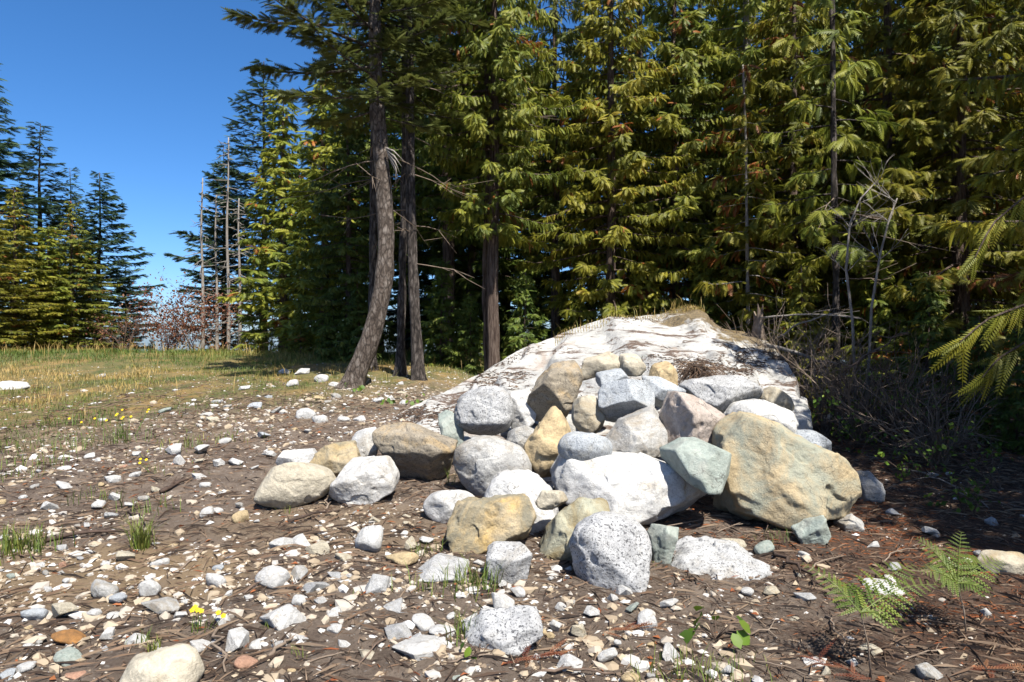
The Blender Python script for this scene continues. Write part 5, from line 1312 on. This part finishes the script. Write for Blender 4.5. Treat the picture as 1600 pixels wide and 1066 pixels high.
# ------------------------------------------------------------------ grass and litter nobody could count
def blades(n, X, Y, Z, h, tint, seed, wid=0.006):
    r = np.random.default_rng(seed)
    a = r.uniform(0, 6.28, n); ln = r.uniform(0.1, 0.8, n)
    d = np.c_[np.cos(a), np.sin(a), np.zeros(n)]; sd = np.c_[-d[:, 1], d[:, 0], np.zeros(n)] * (wid * np.clip(0.5 + h / 0.25, 0.5, 0.95))[:, None]
    b0 = np.c_[X, Y, Z - 0.01]
    m1 = b0 + d * (ln * h * 0.3)[:, None] + np.c_[np.zeros(n), np.zeros(n), h * 0.6]
    m2 = b0 + d * (ln * h)[:, None] + np.c_[np.zeros(n), np.zeros(n), h * 0.95]
    V = np.stack([b0, m1 + sd, m1 - sd, m2], 1).reshape(-1, 3)
    k = np.arange(n)[:, None] * 4
    F = np.hstack([k, k + 1, k + 2, k + 2, k + 1, k + 3]).reshape(-1, 3)
    return V, F, np.repeat(tint, 4)
r = np.random.default_rng(55)
n0 = 330000
X = r.uniform(-17, 0.5, n0); Y = 6.2 + 15 * r.random(n0)
p = np.c_[X, Y, X * 0]
edge = (Y - 6.9) * 0.32 + (-X - 2.6) * 0.34 + 1.4 * fbm(p * 0.7, 3, 33)
keep = (r.random(n0) < smooth(0.15, 1.6, edge) * smooth(-0.45, 0.25, fbm(p * 1.5, 3, 35)) * 0.95) & (np.abs(X) < Y * 0.8 + 1) & ~((X > -2.6) & (Y < 12.5))
X, Y, p = X[keep][:62000], Y[keep][:62000], p[keep][:62000]
n = len(X)
gold = smooth(-0.25, 0.35, fbm(p * np.array([0.35, 0.6, 1]), 3, 37) + 0.45 * smooth(-4.5, -7.0, X) * smooth(8.2, 9.6, Y) * smooth(14.5, 12.0, Y) - 0.28)
tint = np.clip(0.14 + 0.66 * gold + r.normal(size=n) * 0.09, 0, 1)
h = (0.03 + 0.07 * r.random(n) ** 1.5) * (1 + 0.5 * gold) * (1 + 0.7 * smooth(13, 15.5, Y))
tall = r.random(n) < 0.02 * smooth(13, 15, Y) + 0.004
h = np.where(tall, r.uniform(0.2, 0.45, n), h); tint = np.where(tall, 0.78, tint)
V, F, t = blades(n, X, Y, ground_z(X, Y), h, tint, 1, 0.0042)
link('grass', mesh_np('grass', V, F, True, t), M['grass'], kind='stuff', label='green and golden dry grass covering the crest of the slope', cat='grass')
# dry grass along the top of the outcrop
m = 2200
k = r.integers(int(NS * 0.30), int(NS * 0.60), m)
row = (NT - 1) - r.integers(0, 16, m)
q = OUT.reshape(NT, NS, 3)[row, k]
V, F, t = blades(m, q[:, 0], q[:, 1], q[:, 2] + 0.005, 0.02 + 0.06 * r.random(m) ** 2 + 0.2 * (r.random(m) < 0.02), np.clip(0.72 + r.normal(size=m) * 0.12, 0, 1), 2, 0.004)
link('dry_grass', mesh_np('dry_grass', V, F, True, t), M['grass'], kind='stuff', label='dry tan grass fringing the crest of the outcrop', cat='grass')

def needles(n, X, Y, Z, Lr, wr, tint, seed, tilt=0.35):
    r = np.random.default_rng(seed)
    a = r.uniform(0, 6.28, n); L = r.uniform(*Lr, n) ; w = r.uniform(*wr, n)
    d = np.c_[np.cos(a), np.sin(a), r.uniform(-0.12, tilt, n)]; sd = np.c_[-d[:, 1], d[:, 0], r.uniform(-0.3, 0.3, n)] * w[:, None]
    c = np.c_[X, Y, Z + 0.004]
    up = np.c_[np.zeros(n), np.zeros(n), w * 1.3 + L * 0.05]
    A_, B_ = c - d * L[:, None] * 0.5, c + d * L[:, None] * 0.5
    V = np.stack([A_ - sd, A_ + sd, c + up, B_], 1).reshape(-1, 3)
    k = np.arange(n)[:, None] * 4
    F = np.hstack([k, k + 1, k + 2, k + 1, k + 3, k + 2, k, k + 2, k + 3]).reshape(-1, 3)
    return V, F, np.repeat(tint, 4)
n0 = 150000
X = r.uniform(-8, 7, n0); Y = 1.9 + 9.5 * r.random(n0) ** 1.6
p = np.c_[X, Y, X * 0]
right = smooth(0.2, 2.6, X)
den = np.clip(0.30 + 0.7 * right + 0.45 * fbm(p * 1.1, 3, 44), 0, 1)
keep = (r.random(n0) < den) & (np.abs(X) < Y * 0.8 + 0.5)
X, Y = X[keep][:58000], Y[keep][:58000]
n = len(X); right = smooth(0.2, 2.8, X)
red = r.random(n) < 0.06 + 0.55 * right * smooth(-0.1, 0.5, fbm(np.c_[X, Y, X * 0] * 1.4, 2, 46))
tint = np.where(red, r.uniform(0.8, 1.0, n), r.random(n) ** 1.1 * 0.76)
V, F, t = needles(n, X, Y, gfine(X, Y), (0.02, 0.10), (0.0008, 0.003), tint, 3)
m = 9000                                         # longer dry twigs among the needles
X2 = r.uniform(-6, 6, m * 3); Y2 = 2.1 + 8 * r.random(m * 3) ** 1.5
k2 = (np.abs(X2) < Y2 * 0.8 + 0.4) & (r.random(m * 3) < 0.35 + 0.65 * smooth(-0.2, 0.3, fbm(np.c_[X2, Y2, X2 * 0] * 1.3, 3, 52)))
X2, Y2 = X2[k2][:m], Y2[k2][:m]
V2, F2, t2 = needles(len(X2), X2, Y2, gfine(X2, Y2) + 0.006, (0.07, 0.24), (0.0012, 0.0035), np.where(r.random(len(X2)) < 0.5, r.uniform(0.5, 0.76, len(X2)), r.uniform(0.0, 0.35, len(X2))), 8, 0.25)
V, F, t = np.vstack([V, V2]), np.vstack([F, F2 + len(V)]), np.concatenate([t, t2])
link('needle_litter', mesh_np('needle_litter', V, F, False, t), M['litter'], kind='stuff', label='brown needle and twig litter spread over the soil', cat='litter')
m = 7000
ok = 0
k = r.integers(10, NS - 10, m * 3); row = r.integers(20, NT - 4, m * 3)
q = OUT.reshape(NT, NS, 3)[row, k]
keep = r.random(m * 3) < smooth(-0.05, 0.35, fbm(q * np.array([0.9, 1.2, 3.0]), 3, 48))
q = q[keep][:m]; n = len(q)
V, F, t = needles(n, q[:, 0], q[:, 1], q[:, 2], (0.03, 0.12), (0.002, 0.006), r.random(n) * 0.6, 4)
link('ledge_litter', mesh_np('ledge_litter', V, F, False, t), M['litter'], kind='stuff', label='brown needle litter lodged on the outcrop ledges', cat='litter')
m = 2600                                         # curled bark chips and dead leaves
X = r.uniform(-6, 6, m); Y = 2.2 + 7 * r.random(m) ** 1.5
keep = np.abs(X) < Y * 0.8 + 0.4; X, Y = X[keep], Y[keep]; n = len(X)
q = np.array([(0, 0, 0.1), (0.45, 0.30, 0.25), (1, 0, 0.05), (0.45, -0.30, 0.25)], float) - np.array([0.5, 0, 0.1])
V, F, t = place_sprays((q, np.array([(0, 1, 2), (0, 2, 3)])), np.c_[X, Y, gfine(X, Y) + 0.006], np.c_[r.normal(size=(n, 2)), r.normal(size=n) * 0.15], np.c_[r.normal(size=(n, 2)) * 0.3, np.ones(n)], r.uniform(0.015, 0.055, n), np.where(r.random(n) < 0.35, r.uniform(0.8, 1, n), r.random(n) * 0.75))
link('leaf_litter', mesh_np('leaf_litter', V, F, False, t), M['litter'], kind='stuff', label='dead leaves and bark chips strewn over the soil', cat='litter')

for o in bpy.data.objects:
    if o.parent and o.name.split('.')[0] in ('branches', 'twigs', 'dead_branches', 'splintered_stub', 'stems', 'sprays', 'leaves', 'blades'):
        o['kind'] = 'stuff'
